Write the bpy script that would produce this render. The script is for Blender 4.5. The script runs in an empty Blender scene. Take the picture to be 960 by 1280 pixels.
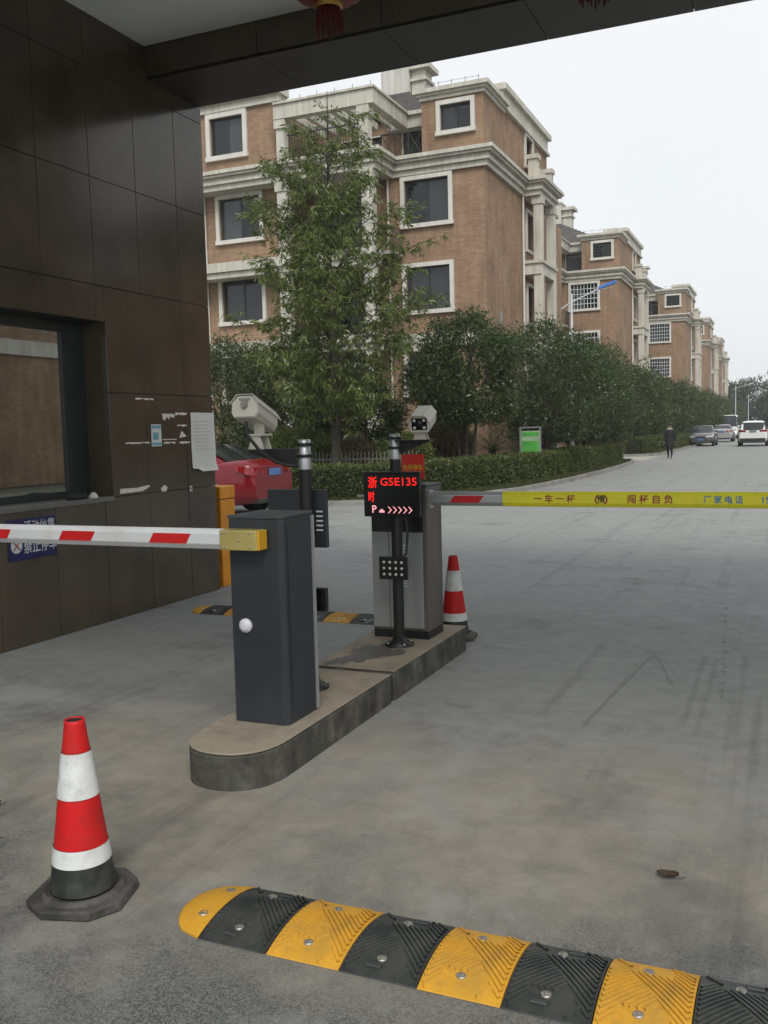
import bpy, bmesh, math, random
import numpy as np
from mathutils import Vector, Matrix, Euler

random.seed(7)
RNG = np.random.default_rng(11)
SC = bpy.context.scene
COL = SC.collection
R = math.radians

# ------------------------------------------------------------------ camera
EYE = Vector((0, 0, 1.6))
yaw, pitch, roll = 0.410862, -0.0856214, -0.0256525
fw = Vector((-math.sin(yaw) * math.cos(pitch), math.cos(yaw) * math.cos(pitch), math.sin(pitch)))
rt0 = Vector((math.cos(yaw), math.sin(yaw), 0))
up0 = rt0.cross(fw)
rt = math.cos(roll) * rt0 + math.sin(roll) * up0
upv = -math.sin(roll) * rt0 + math.cos(roll) * up0
cam = bpy.data.cameras.new('camera')
cam.sensor_fit = 'VERTICAL'
cam.sensor_height = 32.0
cam.lens = 1166.94 / 1280 * 32.0
cam.clip_end = 3000
cam.clip_start = 0.05
camo = bpy.data.objects.new('camera', cam)
m = Matrix((rt, upv, -fw)).transposed().to_4x4()
m.translation = EYE
camo.matrix_world = m
COL.objects.link(camo)
SC.camera = camo

# ------------------------------------------------------------------ world, sun, exposure
SUN_EL, SUN_AZ = R(48), R(150)
world = bpy.data.worlds.new('World')
SC.world = world
world.use_nodes = True
nt = world.node_tree
nt.nodes.clear()
w_out = nt.nodes.new('ShaderNodeOutputWorld')
w_bg = nt.nodes.new('ShaderNodeBackground')
w_sky = nt.nodes.new('ShaderNodeTexSky')
w_sky.sky_type = 'NISHITA'
w_sky.sun_disc = False
w_sky.sun_elevation = SUN_EL
w_sky.sun_rotation = SUN_AZ
w_sky.air_density = 1.0
w_sky.dust_density = 6.0
w_sky.ozone_density = 1.0
w_hsv = nt.nodes.new('ShaderNodeHueSaturation')
w_hsv.inputs['Saturation'].default_value = 0.22
w_mix = nt.nodes.new('ShaderNodeMix')
w_mix.data_type = 'RGBA'
w_mix.inputs[0].default_value = 0.80           # an even cloud deck over most of the sky
w_cl = nt.nodes.new('ShaderNodeTexNoise')
w_cl.inputs['Scale'].default_value = 1.6
w_cl.inputs['Detail'].default_value = 4
w_rp = nt.nodes.new('ShaderNodeValToRGB')
w_rp.color_ramp.elements[0].position = 0.3
w_rp.color_ramp.elements[0].color = (8.4, 8.9, 9.3, 1)
w_rp.color_ramp.elements[1].position = 0.72
w_rp.color_ramp.elements[1].color = (9.5, 9.7, 9.9, 1)
nt.links.new(w_sky.outputs[0], w_hsv.inputs['Color'])
nt.links.new(w_cl.outputs['Fac'], w_rp.inputs[0])
nt.links.new(w_hsv.outputs[0], w_mix.inputs[6])
nt.links.new(w_rp.outputs[0], w_mix.inputs[7])
nt.links.new(w_mix.outputs[2], w_bg.inputs['Color'])
w_bg.inputs['Strength'].default_value = 0.080
nt.links.new(w_bg.outputs[0], w_out.inputs[0])

sun = bpy.data.lights.new('sun', 'SUN')
sun.energy = 1.5
sun.angle = R(25)
sun.color = (1.0, 0.96, 0.90)
suno = bpy.data.objects.new('sun', sun)
sd = Vector((math.sin(SUN_AZ) * math.cos(SUN_EL), math.cos(SUN_AZ) * math.cos(SUN_EL), math.sin(SUN_EL)))
suno.rotation_euler = sd.to_track_quat('Z', 'Y').to_euler()
suno.location = (0, 0, 40)
COL.objects.link(suno)

SC.view_settings.view_transform = 'Standard'
SC.view_settings.look = 'None'
SC.view_settings.exposure = 0.54
SC.view_settings.gamma = 1.0
SC.view_settings.use_curve_mapping = False
SC.cycles.use_denoising = True
SC.cycles.max_bounces = 7
SC.cycles.transparent_max_bounces = 12

# ------------------------------------------------------------------ materials
MATS = {}


def mat(name, col, rough=0.6, metal=0.0, var=0.12, nscale=6.0, bump=0.0, bscale=60.0, spec=0.5, streak=0.0,
        dirt=None, dirt_amt=0.0, coat=0.0, dscale=1.3):
    """Principled material: base colour broken up by noise, optional vertical streaks, dirt and fine relief."""
    mt = bpy.data.materials.new(name)
    mt.use_nodes = True
    t = mt.node_tree
    b = t.nodes['Principled BSDF']
    b.inputs['Roughness'].default_value = rough
    b.inputs['Metallic'].default_value = metal
    b.inputs['Specular IOR Level'].default_value = spec
    b.inputs['Coat Weight'].default_value = coat
    tc = t.nodes.new('ShaderNodeTexCoord')
    n = t.nodes.new('ShaderNodeTexNoise')
    n.inputs['Scale'].default_value = nscale
    n.inputs['Detail'].default_value = 5
    t.links.new(tc.outputs['Object'], n.inputs['Vector'])
    rp = t.nodes.new('ShaderNodeValToRGB')
    rp.color_ramp.elements[0].position = 0.3
    rp.color_ramp.elements[1].position = 0.7
    rp.color_ramp.elements[0].color = (*[c * (1 - var) for c in col], 1)
    rp.color_ramp.elements[1].color = (*[min(1, c * (1 + var)) for c in col], 1)
    t.links.new(n.outputs['Fac'], rp.inputs[0])
    out = rp.outputs[0]
    if streak > 0:
        mp = t.nodes.new('ShaderNodeMapping')
        mp.inputs['Scale'].default_value = (5, 5, 0.25)
        t.links.new(tc.outputs['Object'], mp.inputs[0])
        n2 = t.nodes.new('ShaderNodeTexNoise')
        n2.inputs['Scale'].default_value = 1.5
        n2.inputs['Detail'].default_value = 6
        t.links.new(mp.outputs[0], n2.inputs['Vector'])
        r2 = t.nodes.new('ShaderNodeValToRGB')
        r2.color_ramp.elements[0].position = 0.35
        r2.color_ramp.elements[1].position = 0.65
        k = 1 - streak
        r2.color_ramp.elements[0].color = (k, k, k * .97, 1)
        r2.color_ramp.elements[1].color = (1, 1, 1, 1)
        t.links.new(n2.outputs['Fac'], r2.inputs[0])
        mx = t.nodes.new('ShaderNodeMix')
        mx.data_type = 'RGBA'
        mx.blend_type = 'MULTIPLY'
        mx.inputs[0].default_value = 1
        t.links.new(out, mx.inputs[6])
        t.links.new(r2.outputs[0], mx.inputs[7])
        out = mx.outputs[2]
    if dirt is not None:
        n3 = t.nodes.new('ShaderNodeTexNoise')
        n3.inputs['Scale'].default_value = dscale
        n3.inputs['Detail'].default_value = 8
        n3.inputs['Roughness'].default_value = 0.7
        t.links.new(tc.outputs['Object'], n3.inputs['Vector'])
        r3 = t.nodes.new('ShaderNodeValToRGB')
        r3.color_ramp.elements[0].position = 0.45
        r3.color_ramp.elements[1].position = 0.68
        r3.color_ramp.elements[0].color = (0, 0, 0, 1)
        r3.color_ramp.elements[1].color = (dirt_amt, dirt_amt, dirt_amt, 1)
        t.links.new(n3.outputs['Fac'], r3.inputs[0])
        mx = t.nodes.new('ShaderNodeMix')
        mx.data_type = 'RGBA'
        t.links.new(r3.outputs[0], mx.inputs[0])
        t.links.new(out, mx.inputs[6])
        mx.inputs[7].default_value = (*dirt, 1)
        out = mx.outputs[2]
    t.links.new(out, b.inputs['Base Color'])
    if bump > 0:
        n4 = t.nodes.new('ShaderNodeTexNoise')
        n4.inputs['Scale'].default_value = bscale
        n4.inputs['Detail'].default_value = 4
        t.links.new(tc.outputs['Object'], n4.inputs['Vector'])
        bp = t.nodes.new('ShaderNodeBump')
        bp.inputs['Strength'].default_value = bump
        bp.inputs['Distance'].default_value = 0.01
        t.links.new(n4.outputs['Fac'], bp.inputs['Height'])
        t.links.new(bp.outputs[0], b.inputs['Normal'])
    MATS[name] = mt
    return mt


def emat(name, col, strength):
    mt = bpy.data.materials.new(name)
    mt.use_nodes = True
    b = mt.node_tree.nodes['Principled BSDF']
    b.inputs['Base Color'].default_value = (*[c * .3 for c in col], 1)
    b.inputs['Emission Color'].default_value = (*col, 1)
    b.inputs['Emission Strength'].default_value = strength
    MATS[name] = mt
    return mt


def leaf_mat(name, c0, c1, rough=0.45):
    mt = bpy.data.materials.new(name)
    mt.use_nodes = True
    t = mt.node_tree
    b = t.nodes['Principled BSDF']
    b.inputs['Roughness'].default_value = rough
    b.inputs['Specular IOR Level'].default_value = 0.4
    g = t.nodes.new('ShaderNodeNewGeometry')
    rp = t.nodes.new('ShaderNodeValToRGB')
    rp.color_ramp.elements[0].color = (*c0, 1)
    rp.color_ramp.elements[1].color = (*c1, 1)
    t.links.new(g.outputs['Random Per Island'], rp.inputs[0])
    t.links.new(rp.outputs[0], b.inputs['Base Color'])
    tr = t.nodes.new('ShaderNodeBsdfTranslucent')
    t.links.new(rp.outputs[0], tr.inputs[0])
    mx = t.nodes.new('ShaderNodeMixShader')
    mx.inputs[0].default_value = 0.30
    t.links.new(b.outputs[0], mx.inputs[1])
    t.links.new(tr.outputs[0], mx.inputs[2])
    t.links.new(mx.outputs[0], t.nodes['Material Output'].inputs[0])
    MATS[name] = mt
    return mt


def brick_mat(name):
    mt = bpy.data.materials.new(name)
    mt.use_nodes = True
    t = mt.node_tree
    b = t.nodes['Principled BSDF']
    b.inputs['Roughness'].default_value = 0.85
    b.inputs['Specular IOR Level'].default_value = 0.25
    tc = t.nodes.new('ShaderNodeTexCoord')
    sp = t.nodes.new('ShaderNodeSeparateXYZ')
    t.links.new(tc.outputs['Object'], sp.inputs[0])
    ad = t.nodes.new('ShaderNodeMath')
    t.links.new(sp.outputs['X'], ad.inputs[0])
    t.links.new(sp.outputs['Y'], ad.inputs[1])
    cb = t.nodes.new('ShaderNodeCombineXYZ')
    t.links.new(ad.outputs[0], cb.inputs['X'])
    t.links.new(sp.outputs['Z'], cb.inputs['Y'])
    br = t.nodes.new('ShaderNodeTexBrick')
    br.inputs['Scale'].default_value = 1.0
    br.inputs['Brick Width'].default_value = 0.25
    br.inputs['Row Height'].default_value = 0.07
    br.inputs['Mortar Size'].default_value = 0.008
    br.inputs['Color1'].default_value = (0.280, 0.186, 0.122, 1)
    br.inputs['Color2'].default_value = (0.362, 0.248, 0.168, 1)
    br.inputs['Mortar'].default_value = (0.30, 0.225, 0.165, 1)
    t.links.new(cb.outputs[0], br.inputs['Vector'])
    n = t.nodes.new('ShaderNodeTexNoise')
    n.inputs['Scale'].default_value = 0.7
    n.inputs['Detail'].default_value = 7
    t.links.new(tc.outputs['Object'], n.inputs['Vector'])
    rp = t.nodes.new('ShaderNodeValToRGB')
    rp.color_ramp.elements[0].position = .35
    rp.color_ramp.elements[1].position = .65
    rp.color_ramp.elements[0].color = (.78, .76, .74, 1)
    rp.color_ramp.elements[1].color = (1.06, 1.04, 1.0, 1)
    t.links.new(n.outputs['Fac'], rp.inputs[0])
    mp = t.nodes.new('ShaderNodeMapping')
    mp.inputs['Scale'].default_value = (3, 3, .5)
    mp2 = t.nodes.new('ShaderNodeTexNoise')
    mp2.inputs['Scale'].default_value = 1.2
    mp2.inputs['Detail'].default_value = 6
    t.links.new(tc.outputs['Object'], mp.inputs[0])
    t.links.new(mp.outputs[0], mp2.inputs['Vector'])
    rp2 = t.nodes.new('ShaderNodeValToRGB')
    rp2.color_ramp.elements[0].position = .38
    rp2.color_ramp.elements[1].position = .6
    rp2.color_ramp.elements[0].color = (.84, .82, .80, 1)
    rp2.color_ramp.elements[1].color = (1, 1, 1, 1)
    t.links.new(mp2.outputs['Fac'], rp2.inputs[0])
    last = br.outputs['Color']
    for q in (rp, rp2):
        mx = t.nodes.new('ShaderNodeMix')
        mx.data_type = 'RGBA'
        mx.blend_type = 'MULTIPLY'
        mx.inputs[0].default_value = 1
        t.links.new(last, mx.inputs[6])
        t.links.new(q.outputs[0], mx.inputs[7])
        last = mx.outputs[2]
    t.links.new(last, b.inputs['Base Color'])
    bp = t.nodes.new('ShaderNodeBump')
    bp.inputs['Strength'].default_value = 0.4
    bp.inputs['Distance'].default_value = 0.01
    t.links.new(br.outputs['Fac'], bp.inputs['Height'])
    bp.invert = True
    t.links.new(bp.outputs[0], b.inputs['Normal'])
    MATS[name] = mt
    return mt


def glass_mat(name, tint, refl=0.25, rough=0.02, trans=0.5):
    """Thin tinted pane: part of the light passes, part is mirrored."""
    mt = bpy.data.materials.new(name)
    mt.use_nodes = True
    t = mt.node_tree
    t.nodes.remove(t.nodes['Principled BSDF'])
    tr = t.nodes.new('ShaderNodeBsdfTransparent')
    tr.inputs[0].default_value = (*[c * trans for c in tint], 1)
    gl = t.nodes.new('ShaderNodeBsdfGlossy')
    gl.inputs['Roughness'].default_value = rough
    gl.inputs['Color'].default_value = (.9, .93, .93, 1)
    fr = t.nodes.new('ShaderNodeFresnel')
    fr.inputs['IOR'].default_value = 1.5
    ad = t.nodes.new('ShaderNodeMath')
    ad.use_clamp = True
    ad.inputs[1].default_value = refl
    t.links.new(fr.outputs[0], ad.inputs[0])
    mx = t.nodes.new('ShaderNodeMixShader')
    t.links.new(ad.outputs[0], mx.inputs[0])
    t.links.new(tr.outputs[0], mx.inputs[1])
    t.links.new(gl.outputs[0], mx.inputs[2])
    t.links.new(mx.outputs[0], t.nodes['Material Output'].inputs[0])
    MATS[name] = mt
    return mt


# straight scuffs left by tyres, a drip line and slab joints: x0, y0, x1, y1, half width, strength (, break-up scale)
SCUFF = [(-1.26, 4.95, -1.24, 6.99, .045, .45), (-1.25, 5.24, -1.19, 6.24, .02, .35), (-1.01, 4.82, -.86, 6.66, .022, .75), (-.96, 5.7, -.92, 6.44, .03, .30),
         (-.86, 6.66, -.61, 5.75, .012, .8), (-.77, 6.49, -.58, 5.91, .01, .4), (-.51, 5.0, -.52, 6.74, .028, .5), (-.43, 4.9, -.44, 6.71, .024, .45),
         (-.24, 4.9, -.26, 6.89, .035, .4), (-.13, 4.3, -.15, 5.9, .03, .35), (-.50, 8.71, -.33, 5.4, .022, .95, 9.0),
         (-2.1, 5.12, 6.0, 5.18, .012, .45, 1.2), (-5.3, 5.15, -2.8, 5.10, .010, .35, 1.5), (-2.17, 5.15, -1.45, 4.95, .05, .5, 3.0)]


def road_mat():
    """Worn tarmac under the gate, dusty around the island, passing into paler concrete down the street."""
    mt = bpy.data.materials.new('road')
    mt.use_nodes = True
    t = mt.node_tree
    b = t.nodes['Principled BSDF']
    tc = t.nodes.new('ShaderNodeTexCoord')
    P = tc.outputs['Object']

    def noise(scale, detail=5, rough=.55, mapscale=None, w=0):
        v = P
        if mapscale:
            mp = t.nodes.new('ShaderNodeMapping')
            mp.inputs['Scale'].default_value = mapscale
            mp.inputs['Location'].default_value = (w, w, 0)
            t.links.new(P, mp.inputs[0])
            v = mp.outputs[0]
        n = t.nodes.new('ShaderNodeTexNoise')
        n.inputs['Scale'].default_value = scale
        n.inputs['Detail'].default_value = detail
        n.inputs['Roughness'].default_value = rough
        t.links.new(v, n.inputs['Vector'])
        return n.outputs['Fac']

    def ramp(v, p0, p1, c0=(0, 0, 0), c1=(1, 1, 1)):
        r = t.nodes.new('ShaderNodeValToRGB')
        r.color_ramp.elements[0].position = p0
        r.color_ramp.elements[1].position = p1
        r.color_ramp.elements[0].color = (*c0, 1)
        r.color_ramp.elements[1].color = (*c1, 1)
        t.links.new(v, r.inputs[0])
        return r.outputs[0]

    def math_(op, a, bb):
        q = t.nodes.new('ShaderNodeMath')
        q.operation = op
        for i, x in enumerate((a, bb)):
            if isinstance(x, (int, float)):
                q.inputs[i].default_value = x
            else:
                t.links.new(x, q.inputs[i])
        return q.outputs[0]

    def mix(f, a, c, mode='MIX'):
        q = t.nodes.new('ShaderNodeMix')
        q.data_type = 'RGBA'
        q.blend_type = mode
        for i, x in ((0, f), (6, a), (7, c)):
            if isinstance(x, (int, float)):
                q.inputs[i].default_value = x
            elif isinstance(x, tuple):
                q.inputs[i].default_value = (*x, 1)
            else:
                t.links.new(x, q.inputs[i])
        return q.outputs[2]

    sp = t.nodes.new('ShaderNodeSeparateXYZ')
    t.links.new(P, sp.inputs[0])
    big = noise(0.55, 6, .6)
    mid = noise(2.3, 7, .65, None)
    # where the pale concrete starts (about 7 m down the lane), with a ragged edge
    far = ramp(math_('ADD', math_('MULTIPLY', sp.outputs['Y'], 0.12), math_('ADD', math_('MULTIPLY', noise(.9, 8, .7), .5), math_('MULTIPLY', noise(14, 5, .8), .12))), .70, .84)
    vg = t.nodes.new('ShaderNodeTexVoronoi')
    vg.inputs['Scale'].default_value = 200
    t.links.new(P, vg.inputs['Vector'])
    sg_ = t.nodes.new('ShaderNodeSeparateColor')
    t.links.new(vg.outputs['Color'], sg_.inputs[0])
    grain = math_('MULTIPLY', math_('ADD', sg_.outputs[0], noise(60, 4, .75)), .5)
    asphalt = ramp(grain, .25, .80, (.028, .031, .030), (.210, .217, .208))
    asphalt = mix(ramp(mid, .35, .75, (.05, .05, .05), (.60, .60, .60)), asphalt, (.150, .154, .146))
    concrete = ramp(noise(9, 6, .6), .3, .7, (.205, .210, .206), (.270, .274, .268))
    col = mix(far, asphalt, concrete)
    # dust blown and driven over the lanes by the island
    dx = math_('MULTIPLY', math_('ADD', sp.outputs['X'], 1.9), 0.30)
    dy = math_('MULTIPLY', math_('ADD', sp.outputs['Y'], -3.5), 0.55)
    d2 = math_('ADD', math_('MULTIPLY', dx, dx), math_('MULTIPLY', dy, dy))
    dust = math_('SUBTRACT', math_('ADD', math_('MULTIPLY', noise(1.1, 8, .68, (1, .8, 1), 3.0), 1.7), -.05), math_('MULTIPLY', d2, .75))
    dustm = ramp(dust, .34, .74, (0, 0, 0), (.92, .92, .92))
    col = mix(dustm, col, ramp(noise(5, 7, .7, (1, 1, 1), 13.0), .3, .7, (.195, .184, .156), (.295, .274, .228)))
    # pale worn patches and dark stains
    pale = ramp(noise(1.5, 9, .72, (1, 1, 1), 9.0), .51, .66, (0, 0, 0), (.70, .70, .70))
    col = mix(pale, col, (.26, .265, .25))
    dark = ramp(noise(.9, 8, .7, (1, 1, 1), 21.0), .54, .70, (0, 0, 0), (.55, .55, .55))
    col = mix(dark, col, (.085, .085, .082))
    # tyre tracks run along the lane
    trk = ramp(noise(1.0, 5, .6, (5.2, .16, 1), 4.0), .56, .70, (1, 1, 1), (.78, .78, .79))
    col = mix(1.0, col, trk, 'MULTIPLY')
    scr = ramp(noise(1.0, 6, .7, (26, .5, 1), 2.0), .64, .72, (1, 1, 1), (.82, .82, .83))
    col = mix(1.0, col, scr, 'MULTIPLY')
    # single tyre scuffs, drip line and slab joints
    def seg(x0, y0, x1, y1, w, k, brk=0.0):
        L = math.hypot(x1 - x0, y1 - y0)
        ux, uy = (x1 - x0) / L, (y1 - y0) / L
        rx = math_('ADD', sp.outputs['X'], -x0)
        ry = math_('ADD', sp.outputs['Y'], -y0)
        al = math_('ADD', math_('MULTIPLY', rx, ux), math_('MULTIPLY', ry, uy))
        ac_ = math_('ABSOLUTE', math_('ADD', math_('ADD', math_('MULTIPLY', rx, -uy), math_('MULTIPLY', ry, ux)), math_('MULTIPLY', math_('ADD', mid, -.5), .05)), 0)
        m1 = math_('SUBTRACT', 1.0, math_('DIVIDE', ac_, w))
        e1 = math_('MULTIPLY', math_('MINIMUM', al, math_('SUBTRACT', L, al)), 5.0)
        mm = t.nodes.new('ShaderNodeClamp')
        t.links.new(math_('MINIMUM', m1, e1), mm.inputs[0])
        f = math_('MULTIPLY', mm.outputs[0], k * (.7 if brk == 0 else 1))
        if brk > 0:
            f = math_('MULTIPLY', f, ramp(noise(brk, 3, .7, (1, 1, 1), 17.0), .50, .58))
        return f
    for args in SCUFF:
        col = mix(seg(*args), col, (.105, .104, .098))
    # oil drips: sparse small spots
    vo = t.nodes.new('ShaderNodeTexVoronoi')
    vo.inputs['Scale'].default_value = 3.2
    t.links.new(P, vo.inputs['Vector'])
    spot = ramp(vo.outputs['Distance'], .022, .05, (.42, .42, .40), (1, 1, 1))
    lane = ramp(noise(.8, 3, .5, (1, .5, 1), 31.0), .52, .6)
    col = mix(lane, col, mix(1.0, col, spot, 'MULTIPLY'))
    # cracks
    vc = t.nodes.new('ShaderNodeTexVoronoi')
    vc.feature = 'DISTANCE_TO_EDGE'
    vc.inputs['Scale'].default_value = .33
    wv = t.nodes.new('ShaderNodeVectorMath')
    wv.operation = 'ADD'
    nn = t.nodes.new('ShaderNodeTexNoise')
    nn.inputs['Scale'].default_value = 2.2
    nn.inputs['Detail'].default_value = 6
    t.links.new(P, nn.inputs['Vector'])
    sc_ = t.nodes.new('ShaderNodeVectorMath')
    sc_.operation = 'SCALE'
    sc_.inputs['Scale'].default_value = .9
    t.links.new(nn.outputs['Color'], sc_.inputs[0])
    t.links.new(P, wv.inputs[0])
    t.links.new(sc_.outputs[0], wv.inputs[1])
    t.links.new(wv.outputs[0], vc.inputs['Vector'])
    crk = ramp(vc.outputs['Distance'], .0015, .006, (.90, .90, .89), (1, 1, 1))
    col = mix(1.0, col, crk, 'MULTIPLY')
    t.links.new(col, b.inputs['Base Color'])
    rg = ramp(mid, .3, .7, (.62, .62, .62), (.88, .88, .88))
    t.links.new(rg, b.inputs['Roughness'])
    b.inputs['Specular IOR Level'].default_value = 0.35
    bp = t.nodes.new('ShaderNodeBump')
    bp.inputs['Strength'].default_value = 0.55
    bp.inputs['Distance'].default_value = 0.006
    hb = mix(far, grain, (.5, .5, .5))
    hb = mix(dustm, hb, noise(40, 4, .6))
    t.links.new(hb, bp.inputs['Height'])
    t.links.new(bp.outputs[0], b.inputs['Normal'])
    MATS['road'] = mt


road_mat()
brick_mat('brick')
mat('stone', (.55, .53, .465), .8, var=.10, nscale=1.5, streak=.22, bump=.2, bscale=30)
mat('stone_dark', (.30, .285, .25), .85, var=.15, nscale=1.5, streak=.3)
mat('window_surround', (.62, .605, .56), .7, var=.08, nscale=2, streak=.12)
mat('roof_tile', (.10, .095, .09), .8, var=.25, nscale=4, bump=.3, bscale=10)
mat('render_cream', (.56, .55, .51), .8, var=.08, nscale=1.2, streak=.2)
mat('window_glass_dark', (.016, .020, .022), .06, var=.2, nscale=.6, spec=.55)
_wt = MATS['window_glass_dark'].node_tree
_oi = _wt.nodes.new('ShaderNodeObjectInfo')
_wr = _wt.nodes.new('ShaderNodeValToRGB')
_wr.color_ramp.elements[0].position = .35
_wr.color_ramp.elements[0].color = (.008, .011, .012, 1)
_wr.color_ramp.elements[1].color = (.075, .085, .085, 1)
_wt.links.new(_oi.outputs['Random'], _wr.inputs[0])
_wt.links.new(_wr.outputs[0], _wt.nodes['Principled BSDF'].inputs['Base Color'])
_wn = _wt.nodes.new('ShaderNodeTexNoise')
_wn.inputs['Scale'].default_value = .9
_wb = _wt.nodes.new('ShaderNodeBump')
_wb.inputs['Strength'].default_value = .12
_wb.inputs['Distance'].default_value = .08
_wc = _wt.nodes.new('ShaderNodeTexCoord')
_wt.links.new(_wc.outputs['Object'], _wn.inputs['Vector'])
_wt.links.new(_wn.outputs['Fac'], _wb.inputs['Height'])
_wt.links.new(_wb.outputs[0], _wt.nodes['Principled BSDF'].inputs['Normal'])
mat('window_frame_dark', (.03, .035, .036), .4)
mat('curtain', (.20, .22, .21), .9, var=.15, nscale=3)
mat('iron', (.045, .047, .05), .5, metal=.3, var=.2)
mat('white_bars', (.62, .64, .66), .5, var=.1)
mat('granite', (.068, .055, .039), .15, var=.30, nscale=1.6, spec=.55, dirt=(.115, .092, .066), dirt_amt=.6, dscale=1.1,
    bump=.04, bscale=3)
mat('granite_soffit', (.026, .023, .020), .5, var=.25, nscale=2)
mat('joint', (.012, .011, .010), .9)
mat('granite_sill', (.16, .16, .155), .35, var=.2, nscale=60)
mat('ceiling_paint', (.82, .84, .80), .8, var=.05, nscale=1)
mat('room_wall', (.10, .10, .095), .9)
mat('kerb', (.26, .255, .235), .9, var=.2, nscale=3, bump=.4, bscale=25, dirt=(.11, .10, .085), dirt_amt=.6)
mat('island_top', (.285, .248, .190), .92, var=.16, nscale=3.5, bump=.4, bscale=50, dirt=(.15, .138, .11), dirt_amt=.75, dscale=3.2)
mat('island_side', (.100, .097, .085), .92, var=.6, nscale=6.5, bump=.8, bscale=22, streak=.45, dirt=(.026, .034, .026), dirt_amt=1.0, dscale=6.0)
mat('wet_stain', (.085, .082, .068), .55, var=.25, nscale=9)
mat('moss', (.025, .030, .014), .95, var=.3, nscale=30, bump=.5, bscale=80)
mat('soil', (.075, .065, .045), .95, var=.3, nscale=2.5, bump=.6, bscale=12, dirt=(.06, .085, .03), dirt_amt=.85, dscale=.7)
mat('earth', (.10, .10, .075), .95, var=.2, nscale=.05, dirt=(.07, .085, .045), dirt_amt=.8, dscale=.02)
mat('path_concrete', (.34, .32, .28), .9, var=.1, nscale=2)
mat('navy_paint', (.022, .027, .034), .42, var=.10, nscale=3, spec=.5, dirt=(.085, .088, .085), dirt_amt=.14, dscale=2.4)
mat('cabinet_top', (.045, .054, .062), .45, var=.12, nscale=4)
mat('silver_paint', (.33, .34, .345), .38, metal=.35, var=.05, nscale=2, streak=.06)
mat('steel_side', (.15, .145, .138), .42, metal=.5, var=.15, nscale=2, streak=.25)
mat('aluminium', (.48, .49, .50), .35, metal=.6, var=.06)
mat('arm_white', (.60, .615, .63), .42, var=.04, nscale=2, dirt=(.38, .37, .34), dirt_amt=.35, dscale=3)
mat('arm_grey', (.40, .41, .42), .4, metal=.4, var=.06)
mat('arm_red', (.52, .010, .010), .5, var=.06)
mat('arm_yellow', (.80, .74, .03), .45, var=.05)
mat('brass', (.62, .52, .19), .34, metal=.6, var=.12, nscale=5)
mat('amber_plastic', (.62, .34, .02), .4, var=.06)
mat('white_plastic', (.60, .60, .66), .5, var=.03)
mat('black_metal', (.013, .013, .014), .42, var=.2, spec=.45)
mat('black_panel', (.006, .006, .007), .30, var=.1)
mat('camera_shell', (.60, .58, .50), .45, var=.06, nscale=6, dirt=(.35, .33, .28), dirt_amt=.4, dscale=7)
mat('camera_grey', (.28, .28, .26), .6)
mat('lens_glass', (.01, .01, .012), .05)
mat('led_lens', (.65, .65, .62), .25, var=.05)
mat('cable', (.010, .010, .011), .5)
mat('cone_red', (.56, .008, .010), .55, var=.07, nscale=5, spec=.3, dirt=(.20, .03, .025), dirt_amt=.6, dscale=9, bump=.3, bscale=14)
mat('cone_white', (.66, .675, .67), .5, var=.05, nscale=5, dirt=(.30, .30, .27), dirt_amt=.65, dscale=9, bump=.4, bscale=16)
mat('cone_black', (.018, .021, .018), .6, var=.25, nscale=8, dirt=(.09, .09, .08), dirt_amt=.5, dscale=9)
mat('rubber', (.040, .040, .036), .8, var=.25, nscale=8, bump=.4, bscale=60, dirt=(.13, .125, .115), dirt_amt=.6, dscale=7)
mat('bump_yellow', (.60, .31, .022), .6, var=.10, nscale=6, bump=.25, bscale=120, dirt=(.27, .17, .05), dirt_amt=.55, dscale=9)
mat('bump_black', (.026, .029, .029), .5, var=.2, nscale=8, dirt=(.085, .085, .078), dirt_amt=.5, dscale=8)
mat('bolt_steel', (.42, .40, .36), .4, metal=.8, var=.2)
mat('hole_dark', (.02, .02, .018), .9)
mat('orange_paint', (.80, .31, .012), .45, var=.08, dirt=(.35, .16, .03), dirt_amt=.4, dscale=4)
mat('paper', (.78, .78, .75), .85, var=.04, nscale=8)
mat('paper_print', (.40, .40, .42), .85)
mat('torn_paper', (.78, .76, .70), .9, var=.12, nscale=40)
mat('flyer_blue', (.16, .42, .55), .6, var=.1, nscale=20)
mat('sign_blue', (.012, .014, .10), .4, var=.1)
mat('sign_white', (.62, .64, .66), .5)
mat('sign_red', (.72, .03, .02), .45)
mat('text_maroon', (.33, .012, .03), .5)
mat('text_black', (.015, .015, .018), .5)
mat('text_blue', (.03, .20, .45), .5)
mat('text_yellow', (.75, .50, .03), .5)
mat('car_red', (.15, .003, .009), .20, var=.03, coat=.25, spec=.45)
mat('car_dark', (.075, .074, .074), .25, var=.05, coat=.6)
mat('car_silver', (.42, .41, .40), .3, metal=.4, var=.04, coat=.4)
mat('car_white', (.72, .73, .72), .3, var=.03, coat=.5)
mat('car_glass', (.018, .022, .024), .06, var=.1)
mat('car_trim', (.02, .02, .021), .55)
mat('tyre', (.02, .02, .02), .85, var=.2)
mat('rim', (.42, .42, .43), .35, metal=.7)
mat('lamp_red', (.22, .006, .010), .12, coat=.8)
mat('lamp_clear', (.55, .56, .56), .15)
mat('lamp_amber', (.55, .22, .03), .25)
mat('plate_blue', (.075, .15, .36), .4, var=.15, nscale=40)
mat('plate_grey', (.18, .19, .20), .4, var=.15, nscale=40)
mat('bark', (.055, .046, .036), .9, var=.3, nscale=10, bump=.6, bscale=40)
mat('bark_pale', (.10, .085, .065), .9, var=.3, nscale=10, bump=.6, bscale=40)
mat('hedge_core', (.018, .022, .010), .95, var=.3)
mat('picket', (.13, .13, .11), .7, var=.15)
mat('board_frame', (.22, .225, .22), .5, metal=.3)
mat('board_green', (.06, .30, .045), .5, var=.35, nscale=2.5)
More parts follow.
